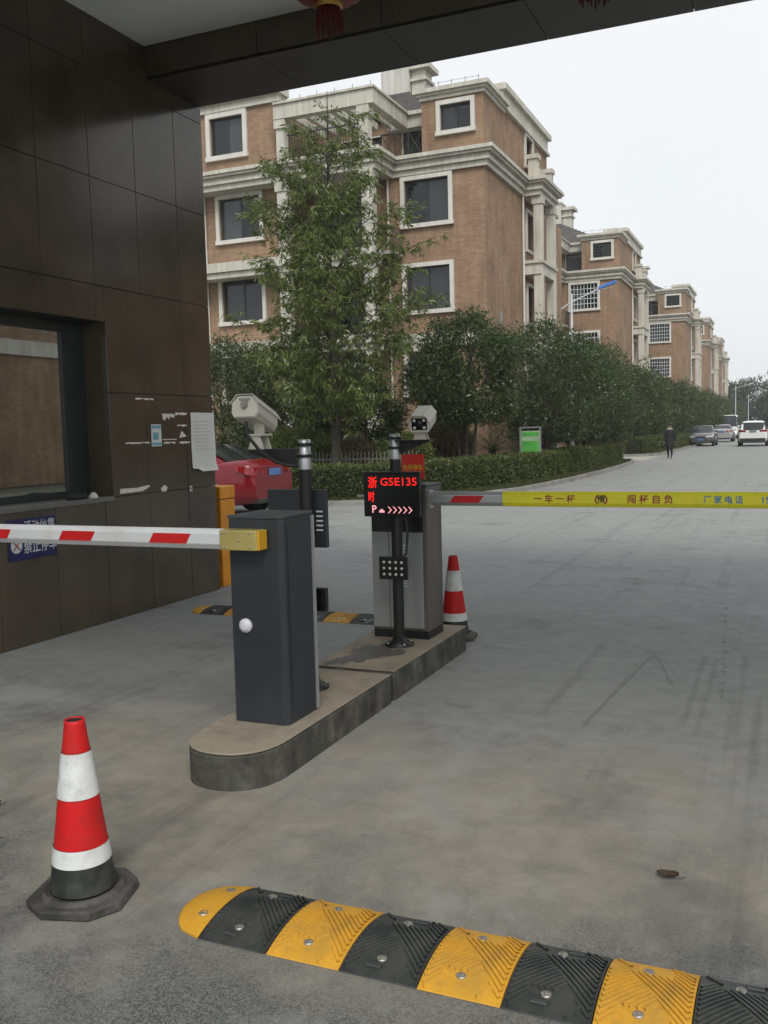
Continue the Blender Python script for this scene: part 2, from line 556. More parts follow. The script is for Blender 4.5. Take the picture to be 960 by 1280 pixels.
mat('board_pale', (.25, .36, .21), .5, var=.2, nscale=4)
mat('lamp_blue', (.035, .16, .52), .4, var=.08)
mat('pole_white', (.56, .58, .60), .5, var=.06)
mat('lantern_red', (.20, .018, .008), .55, var=.2, nscale=12)
mat('lantern_gold', (.50, .30, .06), .4, metal=.4)
mat('tassel', (.11, .006, .010), .8, var=.2)
mat('skin', (.38, .22, .15), .55)
mat('coat', (.012, .012, .014), .85, var=.2)
mat('trousers', (.014, .014, .018), .85)
mat('hair', (.012, .010, .009), .6)
mat('scarf', (.27, .28, .26), .9, var=.15)
mat('shoe', (.05, .03, .025), .6)
mat('rag', (.03, .032, .036), .9, var=.3, nscale=20)
mat('dry_leaf', (.05, .035, .02), .9)
mat('hvac', (.50, .50, .48), .6, var=.06)
leaf_mat('leaf_tall', (.066, .102, .024), (.175, .210, .060), .32)
leaf_mat('leaf_dark', (.036, .062, .025), (.102, .138, .054), .27)
leaf_mat('leaf_mid', (.042, .068, .025), (.100, .130, .048), .32)
leaf_mat('leaf_hedge', (.052, .076, .023), (.145, .168, .054), .38)
leaf_mat('leaf_dry', (.10, .085, .045), (.20, .16, .09), .6)
leaf_mat('leaf_cycad', (.050, .085, .050), (.115, .160, .090), .3)
leaf_mat('leaf_far', (.028, .042, .020), (.060, .078, .036), .5)
leaf_mat('grass_blade', (.03, .045, .012), (.10, .11, .04), .6)
glass_mat('booth_glass', (.75, .85, .82), .55, .015, .6)
emat('led_red', (1.0, .012, .010), .85)
emat('led_pink', (1.0, .40, .42), .75)


# ------------------------------------------------------------------ helpers
class MB:
    """collects faces; build() links them as one mesh object"""

    def __init__(s):
        s.v, s.f, s.sm = [], [], []

    def add(s, vs, fs, smooth=False):
        b = len(s.v)
        s.v += [tuple(p) for p in vs]
        s.f += [tuple(b + i for i in f) for f in fs]
        s.sm += [smooth] * len(fs)
        return s

    def box(s, x0, x1, y0, y1, z0, z1):
        return s.add([(x0, y0, z0), (x1, y0, z0), (x1, y1, z0), (x0, y1, z0), (x0, y0, z1), (x1, y0, z1), (x1, y1, z1), (x0, y1, z1)],
                     [(0, 3, 2, 1), (4, 5, 6, 7), (0, 1, 5, 4), (1, 2, 6, 5), (2, 3, 7, 6), (3, 0, 4, 7)])

    def tube(s, pts, r, n=8, cap=True, smooth=True):
        pts = [Vector(p) for p in pts]
        rs = r if isinstance(r, (list, tuple)) else [r] * len(pts)
        vs, fs = [], []
        ref = None
        for i, p in enumerate(pts):
            d = (pts[min(i + 1, len(pts) - 1)] - pts[max(i - 1, 0)]).normalized()
            if ref is None:
                ref = Vector((1, 0, 0)) if abs(d.x) < .8 else Vector((0, 1, 0))
            a = (ref - d * ref.dot(d)).normalized()
            ref = a
            b = d.cross(a)
            for k in range(n):
                t = 2 * math.pi * k / n
                vs.append(p + (a * math.cos(t) + b * math.sin(t)) * rs[i])
        for i in range(len(pts) - 1):
            for k in range(n):
                fs.append((i * n + k, i * n + (k + 1) % n, (i + 1) * n + (k + 1) % n, (i + 1) * n + k))
        s.add(vs, fs, smooth)
        if cap:
            s.add([vs[k] for k in range(n)], [tuple(reversed(range(n)))])
            s.add([vs[(len(pts) - 1) * n + k] for k in range(n)], [tuple(range(n))])
        return s

    def lathe(s, prof, n=24, c=(0, 0, 0), smooth=True, cap0=False, cap1=False):
        vs, fs = [], []
        for r, z in prof:
            for k in range(n):
                t = 2 * math.pi * k / n
                vs.append((c[0] + r * math.cos(t), c[1] + r * math.sin(t), c[2] + z))
        for i in range(len(prof) - 1):
            for k in range(n):
                fs.append((i * n + k, i * n + (k + 1) % n, (i + 1) * n + (k + 1) % n, (i + 1) * n + k))
        s.add(vs, fs, smooth)
        if cap0:
            s.add(vs[:n], [tuple(reversed(range(n)))])
        if cap1:
            s.add(vs[-n:], [tuple(range(n))])
        return s

    def prism(s, poly, axis, a0, a1):
        """poly of 2-D points extruded along axis ('x': poly=(y,z); 'y': (x,z); 'z': (x,y))"""
        def P(p, a):
            return {'x': (a, p[0], p[1]), 'y': (p[0], a, p[1]), 'z': (p[0], p[1], a)}[axis]
        n = len(poly)
        vs = [P(p, a0) for p in poly] + [P(p, a1) for p in poly]
        fs = [tuple(range(n)), tuple(range(2 * n - 1, n - 1, -1))]
        fs += [(i, n + i, n + (i + 1) % n, (i + 1) % n) for i in range(n)]
        return s.add(vs, fs)

    def build(s, name, mt, parent=None, loc=None, rot=None, bevel=0.0, seg=2, wn=False):
        me = bpy.data.meshes.new(name)
        me.from_pydata(s.v, [], s.f)
        me.polygons.foreach_set('use_smooth', s.sm)
        bm = bmesh.new()
        bm.from_mesh(me)
        if bevel > 0:
            bmesh.ops.remove_doubles(bm, verts=bm.verts, dist=1e-5)
        bmesh.ops.recalc_face_normals(bm, faces=bm.faces)
        if bevel > 0:
            es = [e for e in bm.edges if len(e.link_faces) == 2 and e.calc_face_angle(0) > 0.5]
            bmesh.ops.bevel(bm, geom=es, offset=bevel, segments=seg, affect='EDGES', profile=.5, clamp_overlap=True)
        bm.to_mesh(me)
        bm.free()
        me.materials.append(MATS[mt])
        o = bpy.data.objects.new(name, me)
        COL.objects.link(o)
        if parent is not None:
            o.parent = parent
        if loc is not None:
            o.location = loc
        if rot is not None:
            o.rotation_euler = rot
        return o


def tag(o, label=None, cat=None, group=None, kind=None):
    if label:
        o['label'] = label
    if cat:
        o['category'] = cat
    if group:
        o['group'] = group
    if kind:
        o['kind'] = kind
    return o


def thing(name, loc, label, cat, rz=0.0, group=None):
    o = bpy.data.objects.new(name, None)
    o.empty_display_size = .2
    o.location = loc
    o.rotation_euler = (0, 0, rz)
    COL.objects.link(o)
    return tag(o, label, cat, group)


def copy_tree(o, parent=None):
    c = o.copy()
    COL.objects.link(c)
    c.parent = parent
    for ch in KIDS(o):
        copy_tree(ch, c)
    return c


def KIDS(o):
    return [q for q in COL.objects if q.parent == o]


def text(body, size, mt, parent, loc, rot, name='lettering', bold=0.0, sx=1.0, align='CENTER', depth=0.0):
    c = bpy.data.curves.new('t', 'FONT')
    c.body = body
    c.size = size
    c.offset = bold
    c.extrude = depth
    c.align_x = align
    c.align_y = 'CENTER'
    c.resolution_u = 2
    o = bpy.data.objects.new('t', c)
    COL.objects.link(o)
    dg = bpy.context.evaluated_depsgraph_get()
    dg.update()
    me = bpy.data.meshes.new_from_object(o.evaluated_get(dg))
    bpy.data.objects.remove(o)
    bpy.data.curves.remove(c)
    me.materials.clear()
    me.materials.append(MATS[mt])
    r = bpy.data.objects.new(name, me)
    COL.objects.link(r)
    r.parent = parent
    r.location = loc
    r.rotation_euler = rot
    r.scale = (sx, 1, 1)
    return r


def leaves(name, pos, dirs, length, width, mt, parent=None, fold=.25, up=None):
    """N separate folded leaf blades (two triangles each side of the midrib share one quad)"""
    n = len(pos)
    d = dirs / (np.linalg.norm(dirs, axis=1, keepdims=True) + 1e-9)
    if up is None:
        up = RNG.normal(size=(n, 3)) + np.array([0, 0, .8])
    s = np.cross(d, up)
    s /= (np.linalg.norm(s, axis=1, keepdims=True) + 1e-9)
    nn = np.cross(s, d)
    L = (length * RNG.uniform(.65, 1.25, n))[:, None]
    W = (width * RNG.uniform(.7, 1.2, n))[:, None]
    v = np.empty((n, 4, 3))
    v[:, 0] = pos
    v[:, 1] = pos + d * L * .45 + s * W * .5 + nn * W * fold
    v[:, 2] = pos + d * L - nn * L * .12
    v[:, 3] = pos + d * L * .45 - s * W * .5 + nn * W * fold
    me = bpy.data.meshes.new(name)
    me.vertices.add(n * 4)
    me.vertices.foreach_set('co', v.reshape(-1).astype(np.float32))
    me.loops.add(n * 4)
    me.loops.foreach_set('vertex_index', np.arange(n * 4, dtype=np.int32))
    me.polygons.add(n)
    me.polygons.foreach_set('loop_start', np.arange(0, n * 4, 4, dtype=np.int32))
    me.update(calc_edges=True)
    me.materials.append(MATS[mt])
    o = bpy.data.objects.new(name, me)
    COL.objects.link(o)
    o.parent = parent
    return o


def sheet(name, poly, z, mt, kind='structure', parent=None):
    mb = MB()
    mb.add([(x, y, z) for x, y in poly], [tuple(range(len(poly)))])
    o = mb.build(name, mt, parent)
    for p in o.data.polygons:
        if p.normal.z < 0:
            p.flip()
    return tag(o, kind=kind)


# ------------------------------------------------------------------ setting: ground, road, beds
sheet('ground', [(-900, -300), (900, -300), (900, 1500), (-900, 1500)], -0.03, 'earth')
KERB = [(-60, 17.75), (-14, 17.95), (-10.4, 18.05), (-9.2, 18.3), (-8.2, 18.85), (-7.3, 19.9), (-6.6, 21.4), (-6.2, 23.2), (-5.98, 25.5),
        (-5.85, 28.5), (-5.78, 32), (-5.85, 36), (-6.0, 40), (-6.25, 42.0), (-6.7, 43.0), (-7.6, 43.6), (-60, 43.8)]
sheet('road', [(-60, -40), (20, -40), (14, 10), (9.5, 16), (9.2, 400), (-6.1, 400), (-60, 400)], 0.0, 'road')
sheet('path', [(-60, 44.2), (-7.0, 44.2), (-6.1, 43.8), (-6.0, 49.4), (-7.2, 48.9), (-60, 48.9)], 0.004, 'path_concrete')


def strip_poly(line, w):
    """offset a polyline to its left by w"""
    out = []
    for i, p in enumerate(line):
        a = Vector(line[max(i - 1, 0)])
        b = Vector(line[min(i + 1, len(line) - 1)])
        d = (b - a).normalized()
        out.append((p[0] - d.y * w, p[1] + d.x * w))
    return out


def densify(line, step):
    out = []
    for a, b in zip(line, line[1:]):
        a, b = Vector(a), Vector(b)
        k = max(1, int((b - a).length / step))
        for i in range(k):
            out.append(tuple(a.lerp(b, i / k)))
    out.append(tuple(line[-1]))
    return out


def kerb(name, line, w=.12, h=.12):
    """separate kerb stones along a line, laid end to end with open joints"""
    root = bpy.data.objects.new(name, None)
    COL.objects.link(root)
    tag(root, kind='structure')
    pts = densify(line, .9)
    near = [(a, b) for a, b in zip(pts, pts[1:]) if min(a[0], b[0]) > -15 and min(a[1], b[1]) < 60]
    rest = [(a, b) for a, b in zip(pts, pts[1:]) if not (min(a[0], b[0]) > -15 and min(a[1], b[1]) < 60)]

    def stone(mb, a, b, g):
        a, b = Vector(a), Vector(b)
        d = (b - a)
        L = d.length
        d.normalize()
        nrm = Vector((-d.y, d.x))
        p0, p1 = a + d * g, b - d * g
        z = h + random.uniform(-.008, .008)
        q = [p0, p1, p1 + nrm * w, p0 + nrm * w]
        mb.add([(p.x, p.y, -.05) for p in q] + [(p.x, p.y, z) for p in q],
               [(0, 3, 2, 1), (4, 5, 6, 7), (0, 1, 5, 4), (1, 2, 6, 5), (2, 3, 7, 6), (3, 0, 4, 7)])
    for a, b in near:
        mb = MB()
        stone(mb, a, b, .005)
        mb.build('kerb_stone', 'kerb', root)
    if rest:
        mb = MB()
        for a, b in rest:
            stone(mb, a, b, .005)
        tag(mb.build('kerb_run', 'kerb', root), kind='stuff')
    return root


kerb('kerb', KERB)
KERB2 = [(-60, 49.2), (-7.6, 49.4), (-6.8, 49.8), (-6.3, 50.6), (-6.15, 52), (-6.1, 60), (-6.0, 90), (-6.0, 390)]
kerb('kerb', KERB2)
bed1 = strip_poly(KERB, .12)
sheet('planting_bed', bed1, .10, 'soil')
bed2 = strip_poly(KERB2, .12) + [(-60, 390)]
sheet('planting_bed', bed2, .10, 'soil')

# ------------------------------------------------------------------ gatehouse: granite wall, window, canopy
WX = -5.46
gh = thing('gatehouse', (WX, 8.18, 0), 'dark brown polished granite gatehouse with a booth window and flat gate canopy', 'building')


def G(mb, name, mt, parent=gh, **k):
    """author in world coordinates, store relative to the gatehouse base"""
    ox, oy = (WX, 8.18) if parent is not None else (0, 0)
    mb.v = [(x - ox, y - oy, z) for x, y, z in mb.v]
    return mb.build(name, mt, parent, **k)


WY1, WZ0, WZ1, WY0 = 6.58, 1.10, 2.61, 3.2
wall = MB()
wall.box(WX - .33, WX - .022, -1.0, WY0, 0, 5.55)
wall.box(WX - .33, WX - .022, WY1, 8.155, 0, 5.55)
wall.box(WX - .33, WX - .022, WY0, WY1, 0, WZ0 - .05)
wall.box(WX - .33, WX - .022, WY0, WY1, WZ1, 5.55)
wall.box(-9.8, WX - .33, 7.86, 8.155, 0, 5.55)
wall.box(-9.8, -9.6, -1.0, 7.86, 0, 5.55)
G(wall, 'wall', 'joint')
rows = [0, 1.09, 2.005, 2.915, 3.82, 4.72, 5.60]
cols = [8.18 - .48 - .615 * k for k in range(15)]
cols = [8.18] + cols
for ci in range(len(cols) - 1):
    y1, y0 = cols[ci], cols[ci + 1]
    if y1 < -1:
        continue
    for ri in range(len(rows) - 1):
        z0, z1 = rows[ri], rows[ri + 1]
        rects = [(y0, y1, z0, z1)]
        if y0 < WY1 and y1 > WY0 and z0 < WZ1 and z1 > WZ0 + .02:
            rects = []
            if y1 > WY1 + .03:
                rects.append((WY1, y1, z0, z1))
            if z1 > WZ1 + .03:
                rects.append((y0, min(y1, WY1), WZ1, z1))
        for a, b, c, d in rects:
            mb = MB().box(WX - .022 + random.uniform(0, .0015), WX + random.uniform(0, .0015), a + .0028, b - .0028, c + .0028, d - .0028)
            G(mb, 'granite_panel', 'granite', bevel=.0012, seg=1)
# end wall panels (round the corner)
for ri in range(len(rows) - 1):
    for k in range(5):
        mb = MB().box(WX - .62 * (k + 1) + .003, WX - .62 * k - .003 - (.024 if k == 0 else 0), 8.156, 8.178, rows[ri] + .003, rows[ri + 1] - .003)
        G(mb, 'granite_panel', 'granite')
# booth window
win = G(MB().box(WX - .30, WX - .25, WY0, WY1 - .001, WZ1 - .09, WZ1).box(WX - .30, WX - .25, WY0, WY1 - .001, WZ0, WZ0 + .06)
        .box(WX - .30, WX - .25, WY1 - .27, WY1 - .001, WZ0 + .06, WZ1 - .09), 'booth_window', 'window_frame_dark')
G(MB().box(WX - .285, WX - .262, 5.38, 5.43, WZ0 + .062, WZ1 - .092), 'mullion', 'window_frame_dark', win).parent = win
G(MB().box(WX - .278, WX - .272, WY0, 6.31, WZ0 + .062, WZ1 - .092), 'pane', 'booth_glass', win).parent = win
for q in KIDS(win):
    q.location = (0, 0, 0)
G(MB().box(WX - .30, WX - .022, WY1 - .002, WY1 + .018, WZ0, WZ1), 'window_reveal', 'granite')
G(MB().box(WX - .30, WX + .015, WY0, WY1 - .004, WZ0 - .045, WZ0 - .002), 'window_sill', 'granite_sill', bevel=.004)
G(MB().box(WX - 1.9, WX - 1.85, WY0, 7.8, .0, 3.0), 'room_wall', 'room_wall')
cur = MB()
for k in range(30):
    y = 5.75 + k * .017
    cur.add([(WX - .50 + .02 * math.sin(k * 1.9), y, 1.0), (WX - .50 + .02 * math.sin((k + 1) * 1.9), y + .017, 1.0),
             (WX - .50 + .02 * math.sin((k + 1) * 1.9), y + .017, 2.7), (WX - .50 + .02 * math.sin(k * 1.9), y, 2.7)], [(0, 1, 2, 3)], True)
G(cur, 'curtain', 'curtain')
# canopy: beam over the lanes, ceiling, far pillars
bm_ = MB()
x = WX + .004
bl = []
while x < 7.8:
    x2 = min(x + 1.18, 7.8)
    G(MB().box(x + .003, x2 - .003, 7.31, 7.332, 4.90, 5.165), 'beam_facing', 'granite')
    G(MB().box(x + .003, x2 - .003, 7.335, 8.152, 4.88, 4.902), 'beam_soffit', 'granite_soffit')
    x = x2
G(MB().box(WX - .3, 7.8, 7.335, 8.15, 4.905, 5.62), 'canopy_beam', 'granite')
G(MB().box(WX + .002, 7.8, 1.6, 7.308, 5.17, 5.30), 'canopy_ceiling', 'ceiling_paint')
G(MB().box(-9.8, 7.8, 1.6, 8.15, 5.63, 5.85), 'canopy_roof', 'granite')
for y0 in (7.4, 1.5):
    G(MB().box(7.05, 7.75, y0, y0 + .7, 0, 4.89 if y0 < 4 else 4.875), 'gate_pillar', 'granite', bevel=.01)
G(MB().box(WX + .002, 7.8, 1.35, 1.598, 4.9, 5.62), 'canopy_beam', 'granite')

# red lanterns under the canopy
def lantern(loc, label):
    t = thing('paper_lantern', loc, label, 'lantern', group='red lanterns hung under the gate canopy')
    for k in range(16):
        a0, a1 = 2 * math.pi * k / 16, 2 * math.pi * (k + 1) / 16
        mb = MB()
        vs, fs = [], []
        for i in range(11):
            ph = math.pi * (.08 + .84 * i / 10)
            r, z = .33 * math.sin(ph), .25 * math.cos(ph) + .39
            for q in (0, .5, 1):
                a = a0 + (a1 - a0) * q
                rr = r * (1.0 if q == .5 else .95)
                vs.append((rr * math.cos(a), rr * math.sin(a), z))
        for i in range(10):
            for q in (0, 1):
                fs.append((i * 3 + q, i * 3 + q + 1, i * 3 + q + 4, i * 3 + q + 3))
        mb.add(vs, fs, True)
        mb.build('gore', 'lantern_red', t)
    MB().lathe([(.085, .12), (.095, .135), (.095, .17), (.08, .175)], 20).build('bottom_ring', 'lantern_gold', t)
    MB().lathe([(.085, .60), (.095, .615), (.095, .65), (.08, .655)], 20, cap1=True).build('top_ring', 'lantern_gold', t)
    ts = MB()
    for k in range(26):
        a = 2 * math.pi * k / 26
        ts.tube([(.05 * math.cos(a), .05 * math.sin(a), .16), (.085 * math.cos(a), .085 * math.sin(a), .08),
                 (.09 * math.cos(a) + random.uniform(-.01, .01), .09 * math.sin(a), -.03 + random.uniform(-.02, .02))], .006, 4)
    ts.build('tassel', 'tassel', t)
    MB().tube([(0, 0, .65), (0, 0, 5.165 - loc[2])], .006, 6).build('cord', 'cable', t)
    return t


lantern((-2.93, 6.0, 4.375), 'round red lantern with tassel hanging by the granite wall end of the canopy')
lantern((-1.10, 5.9, 4.185), 'red lantern with only its tassel showing under the canopy beam')

# ------------------------------------------------------------------ papers, sign and small things on the wall
def wall_patch(name, mt, poly, label, cat, group=None, t=.0025, x=WX + .0035):
    """thin sheet of paper stuck on the wall; poly in (y,z)"""
    cy = sum(p[0] for p in poly) / len(poly)
    cz = min(p[1] for p in poly)
    mb = MB().prism([(p[0] - cy, p[1] - cz) for p in poly], 'x', 0, t)
    o = mb.build(name, mt, loc=(x, cy, cz))
    return tag(o, label, cat, group)


nt_ = thing('paper_notice', (WX + .004, 7.98, 1.25), 'long white paper notice with curled lower edge taped at the wall corner', 'notice')
mb = MB()
vs, fs = [], []
NZ, NY = 14, 6
for i in range(NZ + 1):
    for j in range(NY + 1):
        u, v = j / NY, i / NZ
        y = -.205 + .41 * u + .012 * (1 - v) * (1 if u > .5 else -.3)
        xx = .003 + .028 * max(0, .16 - v) / .16 * (.4 + .6 * abs(math.sin(u * 5))) + .002 * math.sin(v * 9 + u * 4)
        z = .59 * v + (.035 * (1 - u) if i == 0 and u < .2 else 0)
        vs.append((xx, y, z))
for i in range(NZ):
    for j in range(NY):
        a = i * (NY + 1) + j
        fs.append((a, a + 1, a + NY + 2, a + NY + 1))
sheet_o = mb.add(vs, fs, True).build('sheet', 'paper', nt_)
pm = MB()
for k in range(9):
    z = .50 - k * .035
    pm.box(.0075, .0078, -.15, .15 - .08 * random.random(), z, z + .004)
pm.build('print', 'paper_print', nt_)
pm = MB()
for k in range(7):
    pm.box(.0185, .0188, -.16 + k * .05, -.157 + k * .05, .03, .10)
pm.build('tear_off_line', 'paper_print', nt_)

fl = thing('flyer', (WX + .004, 7.22, 1.52), 'small pale blue flyer stuck on the brown granite wall', 'flyer')
MB().box(0, .002, -.075, .075, 0, .205).build('sheet', 'paper', fl)
MB().box(.0022, .0028, -.07, .07, .165, .195).box(.0022, .0028, -.07, .07, .01, .035).box(.0022, .0028, -.055, .03, .06, .13).build('print', 'flyer_blue', fl)


def jag(y0, y1, z0, z1, n=7, k=.6):
    top = [(y0 + (y1 - y0) * i / n, z1 - random.random() * (z1 - z0) * .2) for i in range(n + 1)]
    bot = [(y0 + (y1 - y0) * i / n, z0 + random.random() * (z1 - z0) * k) for i in range(n + 1)]
    return bot + top[::-1]


SCR = 'torn paper and tape left on the wall'
wall_patch('tape_scrap', 'torn_paper', jag(6.94, 7.20, 1.945, 1.968), 'thin torn tape strip high on the wall above the blue flyer', 'paper scrap', SCR)
wall_patch('tape_scrap', 'torn_paper', jag(6.77, 7.11, 1.545, 1.565), 'thin tape strip running up to the left edge of the blue flyer', 'paper scrap', SCR)
wall_patch('tape_scrap', 'torn_paper', [(6.66, 1.11), (6.98, 1.115), (7.09, 1.15), (7.08, 1.165), (6.9, 1.15), (6.67, 1.155)], 'widest torn white tape strip beside the window sill', 'paper scrap', SCR)
wall_patch('tape_scrap', 'torn_paper', [(7.26, 1.09), (7.32, 1.09), (7.34, 1.13), (7.30, 1.15), (7.25, 1.12)], 'small crumpled white scrap right of the torn strip by the sill', 'paper scrap', SCR, t=.012)
wall_patch('tape_scrap', 'torn_paper', [(7.33, 1.775), (7.36, 1.76), (7.39, 1.80), (7.42, 1.77), (7.45, 1.80), (7.50, 1.785), (7.52, 1.81), (7.50, 1.825), (7.32, 1.825)], 'toothed white scrap of a torn sheet above the flyer level', 'paper scrap', SCR)
wall_patch('tape_scrap', 'torn_paper', jag(7.53, 7.72, 1.805, 1.84), 'straight white scrap next to the top of the long notice', 'paper scrap', SCR)
wall_patch('tape_scrap', 'torn_paper', jag(7.55, 7.71, 1.70, 1.722), 'short ragged scrap left of the long notice', 'paper scrap', SCR)
wall_patch('tape_scrap', 'torn_paper', [(7.58, 1.595), (7.70, 1.605), (7.62, 1.66)], 'triangular white scrap left of the long notice', 'paper scrap', SCR)
wall_patch('tape_scrap', 'torn_paper', jag(7.31, 7.53, 1.575, 1.585, k=.2), 'hair-thin tape line right of the blue flyer', 'paper scrap', SCR)
wall_patch('tape_scrap', 'torn_paper', jag(7.33, 7.51, 1.535, 1.56), 'ragged white scrap right of the blue flyer foot', 'paper scrap', SCR)
wall_patch('tape_scrap', 'torn_paper', jag(7.58, 7.75, 1.53, 1.558), 'dotted ragged scrap near the middle of the long notice', 'paper scrap', SCR)
tg = thing('wall_tag', (WX + .004, 7.73, 1.06), 'tiny pale metal tag on the granite below the notice', 'tag')
MB().box(0, .008, -.018, .018, 0, .055).build('plate', 'torn_paper', tg, bevel=.003)
MB().box(.0082, .010, -.007, .007, .015, .04).build('slot', 'hole_dark', tg)

sg = thing('no_parking_sign', (WX + .004, 5.59, .68), 'dark blue sign with white characters and a crossed circle under the booth window', 'sign')
MB().box(0, .006, -.255, .255, 0, .32).build('plate', 'sign_blue', sg, bevel=.002)
text('禁止停车', .112, 'sign_white', sg, (.0085, .075, .09), (R(90), 0, R(90)), bold=.0016, sx=.80)
text('活动停靠', .105, 'sign_white', sg, (.0085, .075, .245), (R(90), 0, R(90)), bold=.0012, sx=.80)
ring = MB()
ring.add([(.0075, -.175 + .058 * math.cos(a * math.pi / 16), .115 + .058 * math.sin(a * math.pi / 16)) for a in range(32)], [tuple(range(32))])
ring.build('symbol_disc', 'sign_white', sg)
cr = MB()
for a in (45, 135):
    c_, s_ = math.cos(R(a)), math.sin(R(a))
    cr.add([(.0088, -.175 + .05 * c_ * e - .005 * s_ * f, .115 + .05 * s_ * e + .005 * c_ * f) for e, f in ((-1, -1), (1, -1), (1, 1), (-1, 1))], [(0, 1, 2, 3)])
cr.build('symbol_cross', 'text_maroon', sg)

rg = thing('dark_rag', (WX - .04, 6.17, WZ0 - .002), 'crumpled dark rag lying on the booth window sill', 'rag')
mb = MB()
for k in range(9):
    a = random.uniform(0, 6.28)
    mb.lathe([(.001, 0), (.035, .004), (.042, .025), (.026, .045), (.001, .052)], 9, (random.uniform(-.03, .03), random.uniform(-.08, .08), 0))
for i, v in enumerate(mb.v):
    mb.v[i] = (v[0] + random.uniform(-.006, .006), v[1] + random.uniform(-.006, .006), max(0, v[2] + random.uniform(-.004, .006)))
mb.build('cloth', 'rag', rg)
cp = thing('white_bowl', (WX - .035, 6.36, WZ0 - .002), 'small white upturned bowl on the booth window sill beside the rag', 'bowl')
MB().lathe([(.040, 0), (.038, .016), (.030, .032), (.018, .041), (.001, .043)], 20).build('bowl_shell', 'paper', cp)
MB().lathe([(.016, .040), (.016, .048), (.011, .048), (.011, .043)], 16).build('foot_ring', 'paper', cp)

# ------------------------------------------------------------------ traffic island
isl = thing('traffic_island', (-2.44, 3.45, 0), 'raised concrete lane island with a rounded nose carrying the barrier cabinets', 'traffic island')
IX0, IX1 = -2.755, -2.145
def isl_left(y):
    """the left edge spreads a little towards the far end"""
    return -2.622 - .05 * max(0, y - 3.8)


def isl_poly(y0, y1, nose):
    p = []
    if nose:
        xl = isl_left(3.75)
        cx, rx, ry = (xl + IX1) / 2, (IX1 - xl) / 2, .29
        for k in range(25):
            a = math.pi + math.pi * k / 24
            ca, sa = math.cos(a), math.sin(a)
            e = .88
            p.append((cx + rx * math.copysign(abs(ca) ** e, ca), y0 + ry + ry * math.copysign(abs(sa) ** e, sa)))
    else:
        p += [(isl_left(y0), y0), (IX1, y0)]
    p += [(IX1, y1), (isl_left(y1), y1)]
    return [(a + 2.44, b - 3.45) for a, b in p]


def isl_seg(y0, y1, nose, h, sink=0):
    poly = isl_poly(y0, y1, nose)
    n = len(poly)
    cx = sum(p[0] for p in poly) / n
    cy = sum(p[1] for p in poly) / n
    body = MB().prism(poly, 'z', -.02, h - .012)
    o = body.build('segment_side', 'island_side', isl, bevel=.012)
    top = MB().prism([(cx + (a - cx) * .995, cy + (b - cy) * .998) for a, b in poly], 'z', h - .010, h)
    top.build('segment_top', 'island_top', isl, bevel=.004)


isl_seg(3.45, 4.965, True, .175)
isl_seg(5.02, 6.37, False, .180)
MB().box(-2.66 + 2.44, IX1 - .012 + 2.44, 4.966 - 3.45, 5.019 - 3.45, 0, .14).build('joint_filler', 'moss', isl)
st = MB()
stp = []
for k in range(64):
    a = 2 * math.pi * k / 64
    rr = 1 + .25 * math.sin(3 * a + 1) + .18 * math.sin(5 * a) + .10 * math.sin(11 * a) + random.uniform(-.12, .12)
    stp.append((-2.47 + 2.44 + .15 * rr * math.cos(a) + .05 * math.sin(a), 5.36 - 3.45 + .28 * rr * math.sin(a)))
st.add([(x, y, .1812) for x, y in stp], [tuple(range(64))])
st.build('damp_stain', 'wet_stain', isl)

# ------------------------------------------------------------------ barrier gates
def oct_arm(h, w, c=.024):
    """octagonal boom section in (y,z), centred"""
    return [(-w / 2, -h / 2 + c), (-w / 2, h / 2 - c), (-w / 2 + c * .7, h / 2), (w / 2 - c * .7, h / 2), (w / 2, h / 2 - c), (w / 2, -h / 2 + c),
            (w / 2 - c * .7, -h / 2), (-w / 2 + c * .7, -h / 2)]


# near one: dark cabinet, boom to the wall
bg = thing('barrier_gate', (-2.385, 4.05, .175), 'dark grey barrier cabinet on the island nose with a red striped white boom', 'barrier')
W2, D2, HH = .150, .155, 1.03
ch = .022
MB().prism([(-W2, -D2), (W2 - ch, -D2), (W2, -D2 + ch), (W2, D2), (-W2, D2)], 'z', 0.0, HH - .012).build('cabinet', 'navy_paint', bg, bevel=.004)
MB().prism([(-W2 - .004, -D2 - .004), (W2 - ch, -D2 - .004), (W2 + .004, -D2 + ch), (W2 + .004, D2 + .004), (-W2 - .004, D2 + .004)], 'z', HH - .0115, HH + .006).build('lid', 'cabinet_top', bg, bevel=.004)
MB().box(W2 + .0005, W2 + .004, -D2 + .05, D2 - .028, .05, HH - .05).build('side_door', 'navy_paint', bg, bevel=.0015)
MB().box(W2 + .0005, W2 + .012, D2 - .016, D2 - .001, .01, HH - .016).build('edge_strip', 'aluminium', bg)
kn = MB()
kn.lathe([(.034, 0), (.036, .004), (.035, .014), (.031, .018), (.027, .019), (.026, .024), (.018, .027), (.0005, .028)], 24)
kn.build('cap_knob', 'white_plastic', bg, loc=(-.068, -D2 - .0005, .49), rot=(R(90), 0, 0))
arm = MB().prism(oct_arm(.098, .055), 'x', -2.72, -.147).build('boom', 'arm_white', bg, loc=(0, -D2 - .050, .925), bevel=.002, seg=1)
for x0, x1 in ((-1.66, -1.49), (-1.16, -.915), (-.575, -.32), (-2.2, -2.03), (-2.65, -2.5)):
    MB().prism([(x0, -.0255), (x1 - .03, -.0255), (x1, .0245), (x0 + .03, .0245)], 'y', -.0293, -.0283).build('red_stripe', 'arm_red', arm)
MB().prism([(-.0140, -.0486), (.014, -.0486), (.014, -.0500), (-.014, -.0500)], 'x', -2.70, -.16).build('rubber_edge', 'arm_grey', arm)
br_ = MB().box(-.150, .060, -D2 - .086, -D2 - .006, .873, .972).build('boom_bracket', 'brass', bg, bevel=.005)
